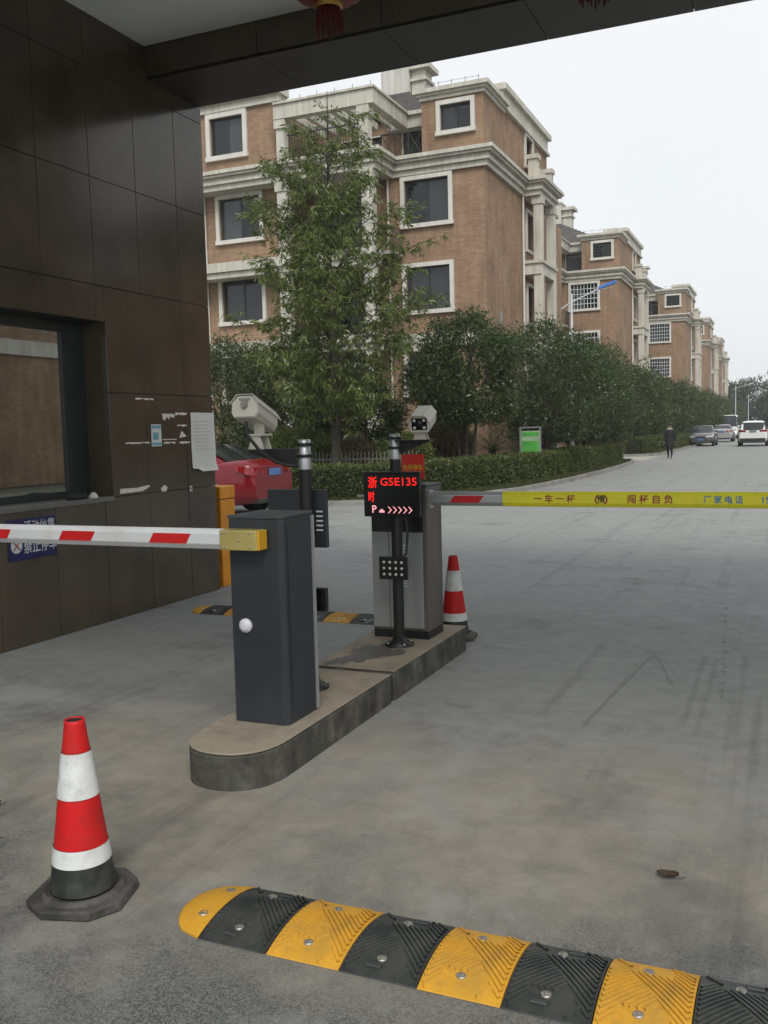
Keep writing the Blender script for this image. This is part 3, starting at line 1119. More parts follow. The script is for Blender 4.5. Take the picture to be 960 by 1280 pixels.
for bx_, bz_ in ((-.135, .957), (-.135, .888), (-.115, .957), (-.115, .888), (.02, .958), (.02, .888), (-.04, .922)):
    MB().lathe([(.0055, 0), (.0055, .003), (.003, .005), (.0003, .005)], 8).build('bolt', 'bolt_steel', br_, loc=(bx_, -D2 - .0862, bz_), rot=(R(90), 0, 0))
MB().box(.0605, .072, -D2 - .084, -D2 - .008, .875, .970).build('bracket_end', 'amber_plastic', br_, bevel=.003)

# far one: silver cabinet, boom over the entry lane
bg2 = thing('barrier_gate', (-2.443, 6.0, .18), 'silver fronted barrier cabinet behind the display pole with a yellow lettered boom across the road', 'barrier')
W2, D2, HH = .205, .145, 1.06
MB().box(-W2, W2 - .003, -D2 + .005, D2, 0, .055).build('plinth', 'black_metal', bg2)
MB().box(-W2, W2, -D2, D2, .056, HH - .02).build('cabinet', 'steel_side', bg2, bevel=.004)
MB().box(-W2 - .003, W2 + .003, -D2 - .003, D2 + .003, HH - .0195, HH).build('lid', 'cabinet_top', bg2, bevel=.004)
MB().box(-W2 + .004, -.075, -D2 - .009, -D2 - .0005, .075, .735).build('front_panel', 'silver_paint', bg2, bevel=.002)
MB().box(-.071, W2 - .03, -D2 - .012, -D2 - .0005, .075, .735).build('door', 'silver_paint', bg2, bevel=.002)
MB().box(-W2 + .004, W2 - .03, -D2 - .008, -D2 - .0005, .742, HH - .03).build('head_panel', 'black_metal', bg2, bevel=.002)
MB().box(W2 - .028, W2 - .001, -D2 - .007, -D2 - .0005, .06, HH - .022).build('corner_strip', 'steel_side', bg2, bevel=.002)
for z0 in (.36, .555):
    for k in range(5 if z0 > .5 else 5):
        MB().box(.005, .058, -D2 - .0155, -D2 - .0122, z0 + k * .021, z0 + k * .021 + .008).build('vent_slat', 'sign_white', bg2)
arm = MB().prism(oct_arm(.094, .052), 'x', W2 + .006, 4.6).build('boom', 'aluminium', bg2, loc=(0, -D2 + .02, .965), bevel=.002, seg=1)
MB().prism([(.372, -.0245), (.575, -.0245), (.610, .0225), (.407, .0225)], 'y', -.0277, -.0266).build('red_stripe', 'arm_red', arm)
sl = MB().prism(oct_arm(.0965, .0545), 'x', .735, 4.4).build('yellow_sleeve', 'arm_yellow', arm, bevel=.0015, seg=1)
FY = -.0283
RT = (R(90), 0, 0)
text('一 车 一 杆', .055, 'text_maroon', arm, (1.075, FY, .000), RT, bold=.0011, sx=1.0)
text('闯 杆 自 负', .057, 'text_maroon', arm, (1.665, FY, .000), RT, bold=.0011, sx=1.0)
text('厂 家 电 话', .050, 'text_blue', arm, (2.085, FY, .000), RT, bold=.0009, sx=.92)
text('159', .052, 'text_blue', arm, (2.330, FY, .000), RT, bold=.0008, sx=1.0)
text('慢', .052, 'text_black', arm, (1.370, FY - .0009, .000), RT, bold=.0007)
for s_ in (-1, 1):
    em = MB()
    vs = []
    for k in range(9):
        a = R(-58 + 116 * k / 8)
        vs.append((1.370 + s_ * .040 * math.cos(a), FY, .036 * math.sin(a)))
    for k in range(9):
        a = R(58 - 116 * k / 8)
        vs.append((1.370 + s_ * .030 * math.cos(a), FY, .030 * math.sin(a)))
    em.add(vs, [tuple(range(18))])
    em.build('emblem_ring', 'text_maroon', arm)
MB().box(W2 + .0002, W2 + .03, -D2 + .0, -D2 + .06, .90, 1.02).build('boom_bracket', 'aluminium', bg2, bevel=.003)

# ------------------------------------------------------------------ camera poles
def ring_stack(t, top):
    MB().lathe([(.036, .03), (.036, top - .165)], 20, cap0=True, cap1=True).build('pole', 'black_metal', t)
    MB().lathe([(.034, top - .165), (.034, top - .005), (.028, top), (.0005, top)], 20).build('sleeve', 'aluminium', t)
    for z in (top - .035, top - .098):
        MB().lathe([(.034, z), (.046, z), (.047, z + .004), (.047, z + .012), (.046, z + .016), (.034, z + .016)], 20).build('collar', 'black_metal', t)
    fl_ = MB().lathe([(.098, 0), (.098, .014), (.052, .034), (.042, .06), (.036, .062)], 20, cap0=True).build('base_flange', 'black_metal', t)
    for k in range(4):
        a = R(45 + 90 * k)
        MB().lathe([(.009, 0), (.009, .012), (.0005, .013)], 6).build('bolt', 'bolt_steel', fl_, loc=(.082 * math.cos(a), .082 * math.sin(a), .013))


def lpr_camera(t, loc, rz, tilt, rear_view, sc=1.0):
    """box camera under a sun hood; local +y is the viewing direction"""
    c = MB().prism([(-.058, -.058), (.058, -.058), (.073, -.03), (.073, .022), (.040, .060), (-.040, .060), (-.073, .022), (-.073, -.03)], 'y', -.16, .15)
    e = Euler((tilt, 0, rz), 'XYZ')
    b = c.build('camera_body', 'camera_shell', t, loc=loc, rot=e, bevel=.006)
    b.scale = (sc, sc, sc)
    hood = MB()
    o1 = [(-.078, .018), (-.044, .064), (.044, .064), (.078, .018)]
    i1 = [(.076, .018 - .004), (.0425, .0605), (-.0425, .0605), (-.076, .014)]
    hood.prism(o1 + i1, 'y', -.175, .195)
    hood.build('hood', 'camera_shell', b)
    MB().prism([(-.056, -.054), (.056, -.054), (.069, -.03), (.069, .02), (.038, .056), (-.038, .056), (-.069, .02), (-.069, -.03)], 'y', -.1655, -.1605).build('rear_plate', 'camera_shell', b, bevel=.003)
    MB().box(-.018, .018, -.176, -.166, -.005, .028).box(-.010, .010, -.190, -.176, -.012, .012).box(-.03, .03, -.170, -.166, .032, .044).build('rear_latch', 'camera_grey', b, bevel=.003)
    MB().box(-.05, .05, .1505, .156, -.040, .038).build('front_window', 'lens_glass', b)
    MB().lathe([(.022, 0), (.022, .004), (.0005, .005)], 16).build('lens', 'lens_glass', b, loc=(0, .1565, 0), rot=(R(-90), 0, 0))
    for px, pz in ((-.032, -.025), (.032, -.025), (-.032, .024), (.032, .024)):
        MB().lathe([(.010, 0), (.010, .003), (.0005, .004)], 10).build('lamp_lens', 'led_lens', b, loc=(px, .1565, pz), rot=(R(-90), 0, 0))
    return b


# pole R (display faces the camera)
pr_ = thing('camera_pole', (-2.375, 5.655, .18), 'black pole with a red number display and a camera facing the gate', 'camera pole')
ring_stack(pr_, 1.405)
MB().box(-.205, .192, -.060, -.036, .865, 1.150).box(-.012, .012, -.0355, .0, .94, .98).build('display', 'black_panel', pr_, bevel=.003)
MB().box(-.212, .199, -.085, -.030, 1.1505, 1.160).build('display_hood', 'black_metal', pr_)
DY = -.0612
text('浙', .078, 'led_red', pr_, (-.140, DY, 1.085), RT, name='led_character', bold=.0016, sx=.85)
text('G5E135', .072, 'led_red', pr_, (.045, DY, 1.092), RT, name='led_digits', bold=.0006, sx=1.13)
text('时', .074, 'led_red', pr_, (-.150, DY, .992), RT, name='led_character', bold=.0016, sx=.62)
text('P', .070, 'led_pink', pr_, (-.132, DY, .912), RT, name='led_letter', bold=.0010)
ca = MB()
ca.prism([(-.097, .893), (-.058, .893), (-.058, .904), (-.066, .906), (-.070, .915), (-.085, .915), (-.090, .906), (-.097, .904)], 'y', DY, DY + .0005)
ca.build('led_car_icon', 'led_pink', pr_)
for k in range(5):
    x0 = -.035 + k * .036
    MB().prism([(x0, .932), (x0 + .008, .932), (x0 + .030, .910), (x0 + .008, .888), (x0, .888), (x0 + .021, .910)], 'y', DY, DY + .0005).build('led_chevron', 'led_pink', pr_)
MB().lathe([(.008, 0), (.008, .05)], 8, cap1=True).build('side_lock', 'aluminium', pr_, loc=(-.205, -.048, 1.0), rot=(0, R(-90), 0))
# flood lamp panel
fp = MB().box(-.108, .092, -.062, -.037, .450, .600).build('flood_lamp', 'black_panel', pr_, bevel=.003)
for r_ in range(3):
    for c_ in range(4):
        MB().lathe([(.0095, 0), (.0095, .003), (.006, .007), (.0004, .008)], 10).build('lamp_lens', 'led_lens', fp, loc=(-.072 + c_ * .042, -.0622, .485 + r_ * .040), rot=(R(90), 0, 0))
MB().tube([(.045, -.03, .88), (.075, -.02, .84), (.085, -.02, .74), (.075, -.03, .62), (.06, -.045, .595)], .008, 8).build('cable', 'cable', pr_)
# bracket and camera
MB().box(.02, .262, -.05, .05, 1.356, 1.364).prism([(.03, 1.27), (.03, 1.3555), (.255, 1.3555)], 'y', -.004, .004).build('bracket', 'black_metal', pr_)
MB().prism([(.145, 1.3645), (.235, 1.3645), (.215, 1.420), (.165, 1.420)], 'y', -.03, -.022).prism([(.145, 1.3645), (.235, 1.3645), (.215, 1.420), (.165, 1.420)], 'y', .022, .03).build('camera_mount', 'camera_shell', pr_)
lpr_camera(pr_, (.190, .02, 1.492), R(190), R(-15), False, .98).scale.y = .72
# small red plate sign on the far cabinet
rs = thing('red_plate_sign', (-2.395, 6.02, 1.24), 'small red plate with yellow characters standing on the silver cabinet', 'sign')
MB().box(-.082, .082, -.004, .004, .03, .20).build('plate', 'sign_red', rs)
MB().box(-.06, .06, -.02, .02, 0, .008).box(-.05, .05, -.003, .003, .0082, .0298).build('foot', 'black_metal', rs)
text('先开停车', .043, 'text_yellow', rs, (0, -.0046, .105), RT, bold=.001, sx=.88)

# pole L (seen from behind)
pl = thing('camera_pole', (-2.455, 4.56, .175), 'black pole behind the dark cabinet with a camera turned away on its left bracket', 'camera pole')
ring_stack(pl, 1.395)
MB().box(-.27, .098, .040, .075, .79, 1.115).box(-.012, .012, .0, .0395, .9, .94).build('display', 'navy_paint', pl, bevel=.003)
for k in range(5):
    MB().box(.040, .080, .0375, .0397, .885 + k * .026, .893 + k * .026).build('vent_slot', 'sign_white', pl)
MB().box(-.02, .082, .037, .075, .43, .56).build('flood_lamp', 'black_panel', pl, bevel=.003)
MB().box(-.33, -.02, -.05, .05, 1.336, 1.346).prism([(-.03, 1.24), (-.03, 1.3355), (-.32, 1.3355), (-.32, 1.325)], 'y', -.050, -.046).build('bracket', 'black_metal', pl)
MB().prism([(-.330, 1.3465), (-.230, 1.3465), (-.255, 1.42), (-.305, 1.42)], 'y', -.05, -.040).prism([(-.330, 1.3465), (-.230, 1.3465), (-.255, 1.42), (-.305, 1.42)], 'y', .03, .04).box(-.325, -.235, -.06, .06, 1.4202, 1.432).box(-.300, -.262, -.03, .02, 1.4322, 1.50).build('camera_mount', 'camera_shell', pl)
lpr_camera(pl, (-.322, .03, 1.540), R(11), R(-14), True, 1.07)
MB().tube([(-.285, -.135, 1.50), (-.275, -.15, 1.43), (-.20, -.13, 1.33), (-.13, -.09, 1.275), (-.07, -.055, 1.255), (-.02, -.034, 1.25)], .010, 8).build('cable', 'cable', pl)

# ------------------------------------------------------------------ orange cabinet by the wall corner
oc = thing('orange_cabinet', (-5.645, 8.46, 0), 'tall orange square cabinet standing just behind the granite wall corner', 'cabinet')
MB().box(-.14, .14, -.14, .14, 0, .925).build('cabinet_body', 'orange_paint', oc, bevel=.006)
MB().box(-.145, .145, -.145, .145, .932, 1.07).build('cabinet_head', 'orange_paint', oc, bevel=.012)
MB().box(-.13, .13, -.13, .13, .9255, .9315).build('seam', 'hole_dark', oc)

# ------------------------------------------------------------------ traffic cones
def cone(loc, rz, label, s=1.0):
    t = thing('traffic_cone', loc, label, 'traffic cone', rz)
    b = .166 * s
    c = .078 * s
    poly = [(-b + c, -b), (b - c, -b), (b, -b + c), (b, b - c), (b - c, b), (-b + c, b), (-b, b - c), (-b, -b + c)]
    mb = MB().prism(poly, 'z', 0, .034 * s)
    for i, v in enumerate(mb.v):
        mb.v[i] = (v[0] + random.uniform(-.006, .006), v[1] + random.uniform(-.006, .006), v[2] + (random.uniform(-.004, .004) if v[2] > 0 else 0))
    mb.build('base', 'rubber', t, bevel=.007)
    MB().lathe([(.144 * s, .033 * s), (.138 * s, .046 * s), (.124 * s, .050 * s), (.121 * s, .040 * s), (.112 * s, .044 * s)], 32).build('base_ring', 'rubber', t)

    def rad(z):
        return (.112 - (z - .05) / (.635 - .05) * (.112 - .034)) * s

    def band(z0, z1, mt, name, off):
        prof = []
        for i in range(5):
            z = z0 + (z1 - z0) * i / 4
            prof.append((rad(z) + off + .0004 * math.sin(i * 2.4), z * s))
        return MB().lathe(prof, 36).build(name, mt, t)
    band(.05, .145, 'cone_black', 'foot_band', 0)
    band(.1452, .205, 'cone_white', 'reflective_band', .002)
    band(.2052, .375, 'cone_red', 'red_band', 0)
    band(.3752, .53, 'cone_white', 'reflective_sleeve', .003)
    band(.5302, .625, 'cone_red', 'tip_band', 0)
    MB().lathe([(rad(.625), .6252 * s), (rad(.635) + .001, .640 * s), (rad(.635) - .005, .640 * s), (rad(.635) - .006, .636 * s)], 32).build('rim', 'cone_red', t)
    MB().lathe([(rad(.635) - .006, .636 * s), (rad(.625) - .007, .56 * s), (.0005, .56 * s)], 24).build('tip_hole', 'hole_dark', t)
    return t


cone((-2.255, 2.455, 0), R(18), 'red and white traffic cone standing alone between the island nose and the speed hump', 1.0)
cone((-2.36, 6.72, 0), R(10), 'red and white traffic cone behind the far end of the island', 1.0)

# ------------------------------------------------------------------ speed humps
TL, TW, TH = .250, .355, .031
def hz(y):
    """hump height across its width"""
    u = min(1, abs(y) / (TW / 2))
    return TH * max(0, (1 - u ** 2.1)) + .004


def tile_meshes():
    N = 14
    ys = [-TW / 2 + TW * i / N for i in range(N + 1)]
    poly = [(y, hz(y)) for y in ys] + [(TW / 2, 0), (-TW / 2, 0)]
    body = MB().prism(poly, 'x', .0015, TL - .0015)
    tread = MB()
    hw = .0052
    n = 13

    def ridge(p, q):
        p, q = Vector(p), Vector(q)
        L = (q - p).length
        if L < .045:
            return
        d = (q - p) / L
        nn = Vector((-d.y, d.x)) * hw
        k = max(2, int(L / .03))
        vs, fs = [], []
        for i in range(k + 1):
            c = p + d * L * i / k
            for off, up in ((-1, -.002), (-.72, .0072), (.72, .0072), (1, -.002)):
                a = c + nn * off
                vs.append((a.x, a.y, hz(a.y) + up - .0008))
        for i in range(k):
            for j in range(3):
                fs.append((i * 4 + j, i * 4 + j + 1, i * 4 + j + 5, i * 4 + j + 4))
        tread.add(vs, fs)
    # four triangles of the tile, ridges slanting one way in two of them, the other way in the rest
    m = .010
    step = .0225
    A, B = TL / 2 - m, TW / 2 - m
    for s in range(-30, 31):
        o = s * step
        for slope in (1.15, -1.15):
            segs = []
            prev = None
            for i in range(81):
                xx = -A + 2 * A * i / 80
                yy = slope * xx + o
                ok = abs(yy) < B
                if ok:
                    side = abs(xx) / A > abs(yy) / B          # left/right triangles
                    ok = (side and slope * xx * 1 > -9) and slope > 0 and xx < 0 or (side and slope < 0 and xx > 0) or ((not side) and slope < 0 and yy > 0) or ((not side) and slope > 0 and yy < 0)
                if ok and abs(xx) < .062 and .088 < abs(yy) < .152:
                    ok = False
                if ok and prev is None:
                    prev = (xx, yy)
                if not ok and prev is not None:
                    segs.append((prev, last))
                    prev = None
                last = (xx, yy)
            if prev is not None:
                segs.append((prev, last))
            for a, b in segs:
                ridge((a[0] + TL / 2, a[1]), (b[0] + TL / 2, b[1]))
    bolt = []
    for y in (-.105, .105):
        z = hz(y)
        bolt.append(MB())
        bolt[-1].lathe([(.015, z - .004), (.0155, z + .003), (.012, z + .004), (.0105, z + .001), (.007, z + .004), (.0005, z + .006)], 12, (TL / 2 - .012, y, 0))
    slot = []
    for y, sx in ((-.138, .05), (.135, .055)):
        z = hz(y)
        slot.append(MB())
        slot[-1].box(TL / 2 - .05 + (.05 if y > 0 else 0), TL / 2 + .0 + (.05 if y > 0 else 0), y - .010, y + .010, z - .006, z + .008)
    return body, tread, bolt, slot


b0, t0, o0, s0 = tile_meshes()
proto = {}
for c in ('yellow', 'black'):
    b = b0.build('hump_tile', 'bump_' + c, bevel=.003, seg=1)
    t = t0.build('tread', 'bump_' + c, b)
    proto[c] = b
    proto[c, 't'] = t
    proto[c, 'o'] = o0[0].build('bolt', 'bolt_steel', b)
    proto[c, 'p'] = o0[1].build('bolt', 'bolt_steel', b)
    proto[c, 's'] = s0[0].build('mould_slot', 'bump_' + c, b, bevel=.003, seg=1) if c == 'black' else None
    proto[c, 'u'] = s0[1].build('mould_slot', 'bump_' + c, b, bevel=.003, seg=1) if c == 'black' else None


def hump(loc, ntile, cap0, label, first='black'):
    root = thing('speed_hump', loc, label, 'speed hump')
    cc = first
    for k in range(ntile):
        b = proto[cc].copy()
        COL.objects.link(b)
        b.parent = root
        b.location = (k * TL, 0, 0)
        b.rotation_euler = (0, 0, R(random.uniform(-.4, .4)))
        for q in ('t', 'o', 'p', 's', 'u'):
            if proto[cc, q] is not None:
                d = proto[cc, q].copy()
                COL.objects.link(d)
                d.parent = b
        cc = 'yellow' if cc == 'black' else 'black'
    if cap0:
        mb = MB()
        N, M = 14, 10
        vs, fs = [], []
        for i in range(M + 1):
            a = math.pi / 2 * i / M
            for j in range(N + 1):
                y = -TW / 2 + TW * j / N
                w = math.sqrt(max(0, 1 - (y / (TW / 2)) ** 2))
                x = -.155 * w * math.sin(a)
                z = .006 + (hz(y) - .006) * math.cos(a) ** .8
                vs.append((x, y, z))
        for i in range(M):
            for j in range(N):
                q = i * (N + 1) + j
                fs.append((q, q + 1, q + N + 2, q + N + 1))
        mb.add(vs, fs, True)
        base = [(vs[M * (N + 1) + j][0], vs[M * (N + 1) + j][1]) for j in range(N + 1)]
        mb.add([(x, y, .006) for x, y in base] + [(x, y, 0) for x, y in base], [(j, j + 1, N + 2 + j, N + 1 + j) for j in range(N)])
        e = mb.build('end_cap', 'bump_yellow', root)
        for y, x in ((-.075, -.045), (.09, -.045)):
            MB().lathe([(.0155, -.003), (.016, .004), (.012, .005), (.0105, .001), (.006, .003), (.0005, .004)], 12).build('bolt', 'bolt_steel', e, loc=(x, y, hz(y) * .88), rot=(0, 0, 0))
    return root


hump((-1.72, 2.545, 0), 12, True, 'yellow and black rubber speed hump with a rounded end in front of the traffic cone')
hump((-4.89, 7.16, 0), 9, True, 'yellow and black speed hump between the granite wall and the island', 'black')
for c in ('yellow', 'black'):
    for q in ('t', 'o', 'p', 's', 'u'):
        if proto[c, q] is not None:
            bpy.data.objects.remove(proto[c, q])
    bpy.data.objects.remove(proto[c])

# ------------------------------------------------------------------ litter on the lane
for i, (x, y, lab) in enumerate(((-.38, 3.30, 'dark crumpled dead leaf lying on the open entry lane'),
                                 (-3.2, 2.95, 'curled dark dead leaf on the lane between granite wall and lone traffic cone'))):
    d = thing('dead_leaf', (x, y, 0), lab, 'leaf', rz=i * .8)
    mb = MB()
    vs, fs = [], []
    for a in range(6):
        for b in range(4):
            u, v = a / 5 - .5, b / 3 - .5
            w = math.cos(u * 2.8)
            vs.append((u * .075, v * .05 * w + random.uniform(-.004, .004), .004 + .014 * abs(v) * 2 + .01 * abs(u) + random.uniform(0, .007)))
    for a in range(5):
        for b in range(3):
            q = a * 4 + b
            fs.append((q, q + 1, q + 5, q + 4))
    mb.add(vs, fs).build('blade', 'dry_leaf', d)
    MB().tube([(.036, 0, .008), (.06, .006, .012)], .0015, 5).build('stalk', 'dry_leaf', d)
#PART2
# ------------------------------------------------------------------ apartment blocks
def wall_holes(mb, axis, c, u0, u1, z0, z1, holes, depth):
    """wall face on x=c ('x', u=y) or y=c ('y', u=x) with rectangular openings and reveals of the given (signed) depth"""
    us = sorted({u0, u1, *[h[0] for h in holes], *[h[1] for h in holes]})
    zs = sorted({z0, z1, *[h[2] for h in holes], *[h[3] for h in holes]})

    def P(u, z, d=0):
        return (c + d, u, z) if axis == 'x' else (u, c + d, z)
    for a, b in zip(us, us[1:]):
        for p, q in zip(zs, zs[1:]):
            mu, mz = (a + b) / 2, (p + q) / 2
            if any(h[0] < mu < h[1] and h[2] < mz < h[3] for h in holes):
                continue
            mb.add([P(a, p), P(b, p), P(b, q), P(a, q)], [(0, 1, 2, 3)])
    for a, b, p, q in holes:
        for (e, f), (g, h) in (((a, p), (b, p)), ((b, p), (b, q)), ((b, q), (a, q)), ((a, q), (a, p))):
            mb.add([P(e, f), P(g, h), P(g, h, depth), P(e, f, depth)], [(0, 1, 2, 3)])


def window(root, axis, c, u0, u1, z0, z1, inn, out=.10, sw=.15, sash=2, mt='window_surround'):
    """stone surround with recessed sashes; inn = signed recess, the surround stands proud the other way"""
    s = -1 if inn > 0 else 1

    def bx(mb, ua, ub, za, zb, da, db):
        lo, hi = sorted((c + da, c + db))
        if axis == 'x':
            mb.box(lo, hi, ua, ub, za, zb)
        else:
            mb.box(ua, ub, lo, hi, za, zb)
    mb = MB()
    bx(mb, u0 - sw, u1 + sw, z1, z1 + sw, -s * .02, s * out)
    bx(mb, u0 - sw - .03, u1 + sw + .03, z0 - sw, z0, -s * .02, s * (out + .03))
    bx(mb, u0 - sw, u0, z0, z1, -s * .02, s * out)
    bx(mb, u1, u1 + sw, z0, z1, -s * .02, s * out)
    w = mb.build('window', mt, root)
    f = MB()
    t = .055
    g = inn * .8
    bx(f, u0, u1, z1 - t, z1, g - .02, g + .02)
    bx(f, u0, u1, z0, z0 + t, g - .02, g + .02)
    bx(f, u0, u0 + t, z0 + t, z1 - t, g - .02, g + .02)
    bx(f, u1 - t, u1, z0 + t, z1 - t, g - .02, g + .02)
    for k in range(1, sash):
        m_ = u0 + (u1 - u0) * k / sash
        bx(f, m_ - t * .6, m_ + t * .6, z0 + t, z1 - t, g - .02, g + .02)
    f.build('sash_frame', 'window_frame_dark', w)
    for k in range(sash):
        a = u0 + (u1 - u0) * k / sash + t * .8
        b = u0 + (u1 - u0) * (k + 1) / sash - t * .8
        p = MB()
        e = (.004 if k % 2 else -.004)
        bx(p, a, b, z0 + t, z1 - t, g + e - .003, g + e + .003)
        p.build('pane', 'window_glass_dark', w)
    return w


def cornice(mb, x0, x1, y0, y1, z, h, steps, left=True, back=True):
    """stepped moulding round a rectangular block; steps = [(fraction of height, projection)]"""
    zz = z
    for fr, pj in steps:
        mb.box(x0 - (pj if left else 0), x1 + pj, y0 - pj, y1 + (pj if back else 0), zz, zz + h * fr - .002)
        zz += h * fr


def apartment(loc, label, rz=0.0, group='brick apartment blocks along the street'):
    t = thing('apartment_block', loc, label, 'building', rz, group)
    FL = (2.95, 6.0, 9.1)
    # main brick walls
    wl = MB()
    hol = [(-3.05, -1.35, z, z + 1.55) for z in FL]
    wall_holes(wl, 'y', 0, -3.95, 0, 0, 10.85, hol, .16)
    hs = [(5.55, 6.75, z + .0, z + 1.5) for z in (2.8, 5.9, 8.85)]
    wall_holes(wl, 'x', 0, 0, 12, 0, 10.85, hs, -.16)
    wl.add([(-3.95, 0, 0), (-3.95, -1.0, 0), (-3.95, -1.0, 10.85), (-3.95, 0, 10.85)], [(0, 1, 2, 3)])
    hl = [(-10.35, -8.55, z, z + 1.55) for z in FL] + [(-14.6, -12.8, z, z + 1.55) for z in FL]
    wall_holes(wl, 'y', -1.0, -16, -7.55, 0, 10.85, hl, .16)
    wl.add([(-7.55, -1.0, 0), (-7.55, .9, 0), (-7.55, .9, 10.85), (-7.55, -1.0, 10.85)], [(0, 1, 2, 3)])
    hg = [(-7.0, -4.5, z - .6, z + 1.5) for z in FL]
    wall_holes(wl, 'y', .9, -7.55, -3.95, 0, 10.85, hg, .16)
    wl.add([(-16, -1, 0), (-16, 12, 0), (-16, 12, 10.85), (-16, -1, 10.85)], [(0, 1, 2, 3)])
    wl.add([(-16, 12, 0), (0, 12, 0), (0, 12, 10.85), (-16, 12, 10.85)], [(0, 1, 2, 3)])
    # attic walls
    wall_holes(wl, 'y', .04, -2.35, -.04, 11.45, 13.4, [(-1.62, -.48, 12.22, 13.12)], .14)
    wall_holes(wl, 'x', -.04, .04, 9.4, 11.45, 13.6, [(5.65, 6.75, 12.2, 13.4)], -.14)
    wl.add([(-2.35, .04, 11.45), (-2.35, 1.6, 11.45), (-2.35, 1.6, 13.4), (-2.35, .04, 13.4)], [(0, 1, 2, 3)])
    wall_holes(wl, 'y', 1.6, -7.3, -2.35, 11.45, 13.4, [(-3.7, -2.5, 11.5, 12.9), (-6.9, -4.6, 11.5, 12.9)], .14)
    wall_holes(wl, 'y', -1.5, -16, -7.3, 11.45, 13.75, [(-10.3, -8.85, 12.12, 13.5)], .14)
    wl.add([(-7.3, -1.5, 11.45), (-7.3, 1.6, 11.45), (-7.3, 1.6, 13.75), (-7.3, -1.5, 13.75)], [(0, 1, 2, 3)])
    wl.build('brick_wall', 'brick', t)
    # windows
    for z in FL:
        window(t, 'y', 0, -3.05, -1.35, z, z + 1.55, .16)
        window(t, 'y', -1.0, -10.35, -8.55, z, z + 1.55, .16)
        window(t, 'y', .9, -7.0, -4.5, z - .6, z + 1.5, .16, out=.03, sw=.06, sash=3)
    for z in (2.8, 5.9, 8.85):
        window(t, 'x', 0, 5.55, 6.75, z, z + 1.5, -.16, out=.08, sw=.11)
    window(t, 'y', .04, -1.62, -.48, 12.22, 13.12, .14, sw=.15)
    window(t, 'x', -.04, 5.65, 6.75, 12.2, 13.4, -.14, out=.08, sw=.11)
    window(t, 'y', 1.6, -3.7, -2.5, 11.5, 12.9, .14, out=.02, sw=.05)
    window(t, 'y', 1.6, -6.9, -4.6, 11.5, 12.9, .14, out=.02, sw=.05, sash=3)
    window(t, 'y', -1.5, -10.3, -8.85, 12.12, 13.5, .14, sw=.17)
    MB().box(-10.5, -8.65, -1.6, -1.49, 13.68, 14.25).build('window_head_panel', 'window_surround', t)
    # mid cornice: right block, bay, left wing
    ST = [(.30, .10), (.16, .20), (.20, .16), (.14, .30), (.20, .38)]
    mb = MB()
    cornice(mb, -3.97, .02, -.02, 5.2, 10.82, .66, ST, left=False, back=False)
    mb.build('cornice', 'stone', t)
    mb = MB()
    cornice(mb, -.2, .66, 5.0, 7.6, 10.815, .665, ST, left=False, back=True)
    mb.build('cornice', 'stone', t)
    mb = MB()
    cornice(mb, -16, -3.56, -1.62, 1.0, 10.81, .67, ST, left=False, back=False)
    mb.build('cornice', 'stone', t)
    # floor bands
    for z in (4.55, 7.55):
        MB().box(-16, -3.56, -1.86, -.98, z + .22, z + .56).box(-16, -3.60, -1.76, -.99, z, z + .218).build('floor_band', 'stone', t)
        MB().box(-7.54, -3.96, -.97, .9, z + .3, z + .5).build('balcony_slab', 'stone_dark', t)
    MB().box(-3.94, .10, -.10, -.005, 4.62, 5.15).build('floor_band', 'stone', t)
    MB().box(.005, .10, -.097, 5.0, 4.62, 5.147).build('floor_band', 'stone', t)
    for z in (4.7, 7.75):
        MB().box(.01, .76, 5.0, 7.5, z, z + .42).box(.012, .84, 4.93, 7.58, z + .425, z + .55).build('bay_band', 'stone', t)
    # columns
    for (x0, y0, wd) in ((-7.42, -1.72, .40), (-4.02, -1.72, .42)):
        c = MB().box(x0, x0 + wd, y0, y0 + wd, 0, 10.808).build('column', 'stone', t, bevel=.02, seg=1)
        MB().box(x0 - .05, x0 + wd + .05, y0 - .05, y0 + wd + .05, 10.45, 10.80).build('capital', 'stone', c)
    for y0 in (5.05, 7.2):
        c = MB().box(.42, .78, y0, y0 + .34, 0, 10.813).build('column', 'stone', t, bevel=.02, seg=1)
        MB().box(.38, .82, y0 - .04, y0 + .38, 10.5, 10.80).build('capital', 'stone', c)
    # attic cornices and parapets
    A2 = [(.35, .06), (.25, .14), (.40, .24)]
    mb = MB()
    cornice(mb, -2.35, -.02, .02, 2.6, 13.36, .36, A2, left=True, back=False)
    mb.build('attic_cornice', 'stone', t)
    MB().box(-1.4, .02, 2.4, 9.4, 13.62, 14.16).box(-1.4, .16, 2.3, 9.55, 14.162, 14.38).box(-1.4, .10, 2.35, 9.5, 13.50, 13.618).build('side_parapet', 'stone', t)
    MB().box(-16, -7.25, -1.62, -1.0, 13.7, 13.95).box(-16, -7.15, -1.75, -1.0, 13.952, 14.22).build('attic_cornice', 'stone', t)
    MB().box(-4.2, -2.25, 1.25, 1.62, 12.95, 13.38).build('attic_fascia', 'render_cream', t)
    MB().box(-4.2, -2.25, 1.12, 1.62, 13.382, 13.52).build('attic_fascia', 'stone', t)
    # pergola on the attic terrace
    pg = MB().box(-7.3, -3.35, -1.98, -1.62, 12.92, 13.42).box(-3.72, -3.36, -1.615, 1.24, 12.92, 13.415).box(-7.29, -3.30, -2.05, -1.60, 13.422, 13.5).box(-3.75, -3.29, -1.598, 1.24, 13.422, 13.498)
    pg = pg.build('pergola_frame', 'stone', t)
    for k in range(6):
        x = -6.9 + k * .55
        MB().box(x, x + .12, -1.61, 1.24, 13.05, 13.30).build('pergola_slat', 'stone', t)
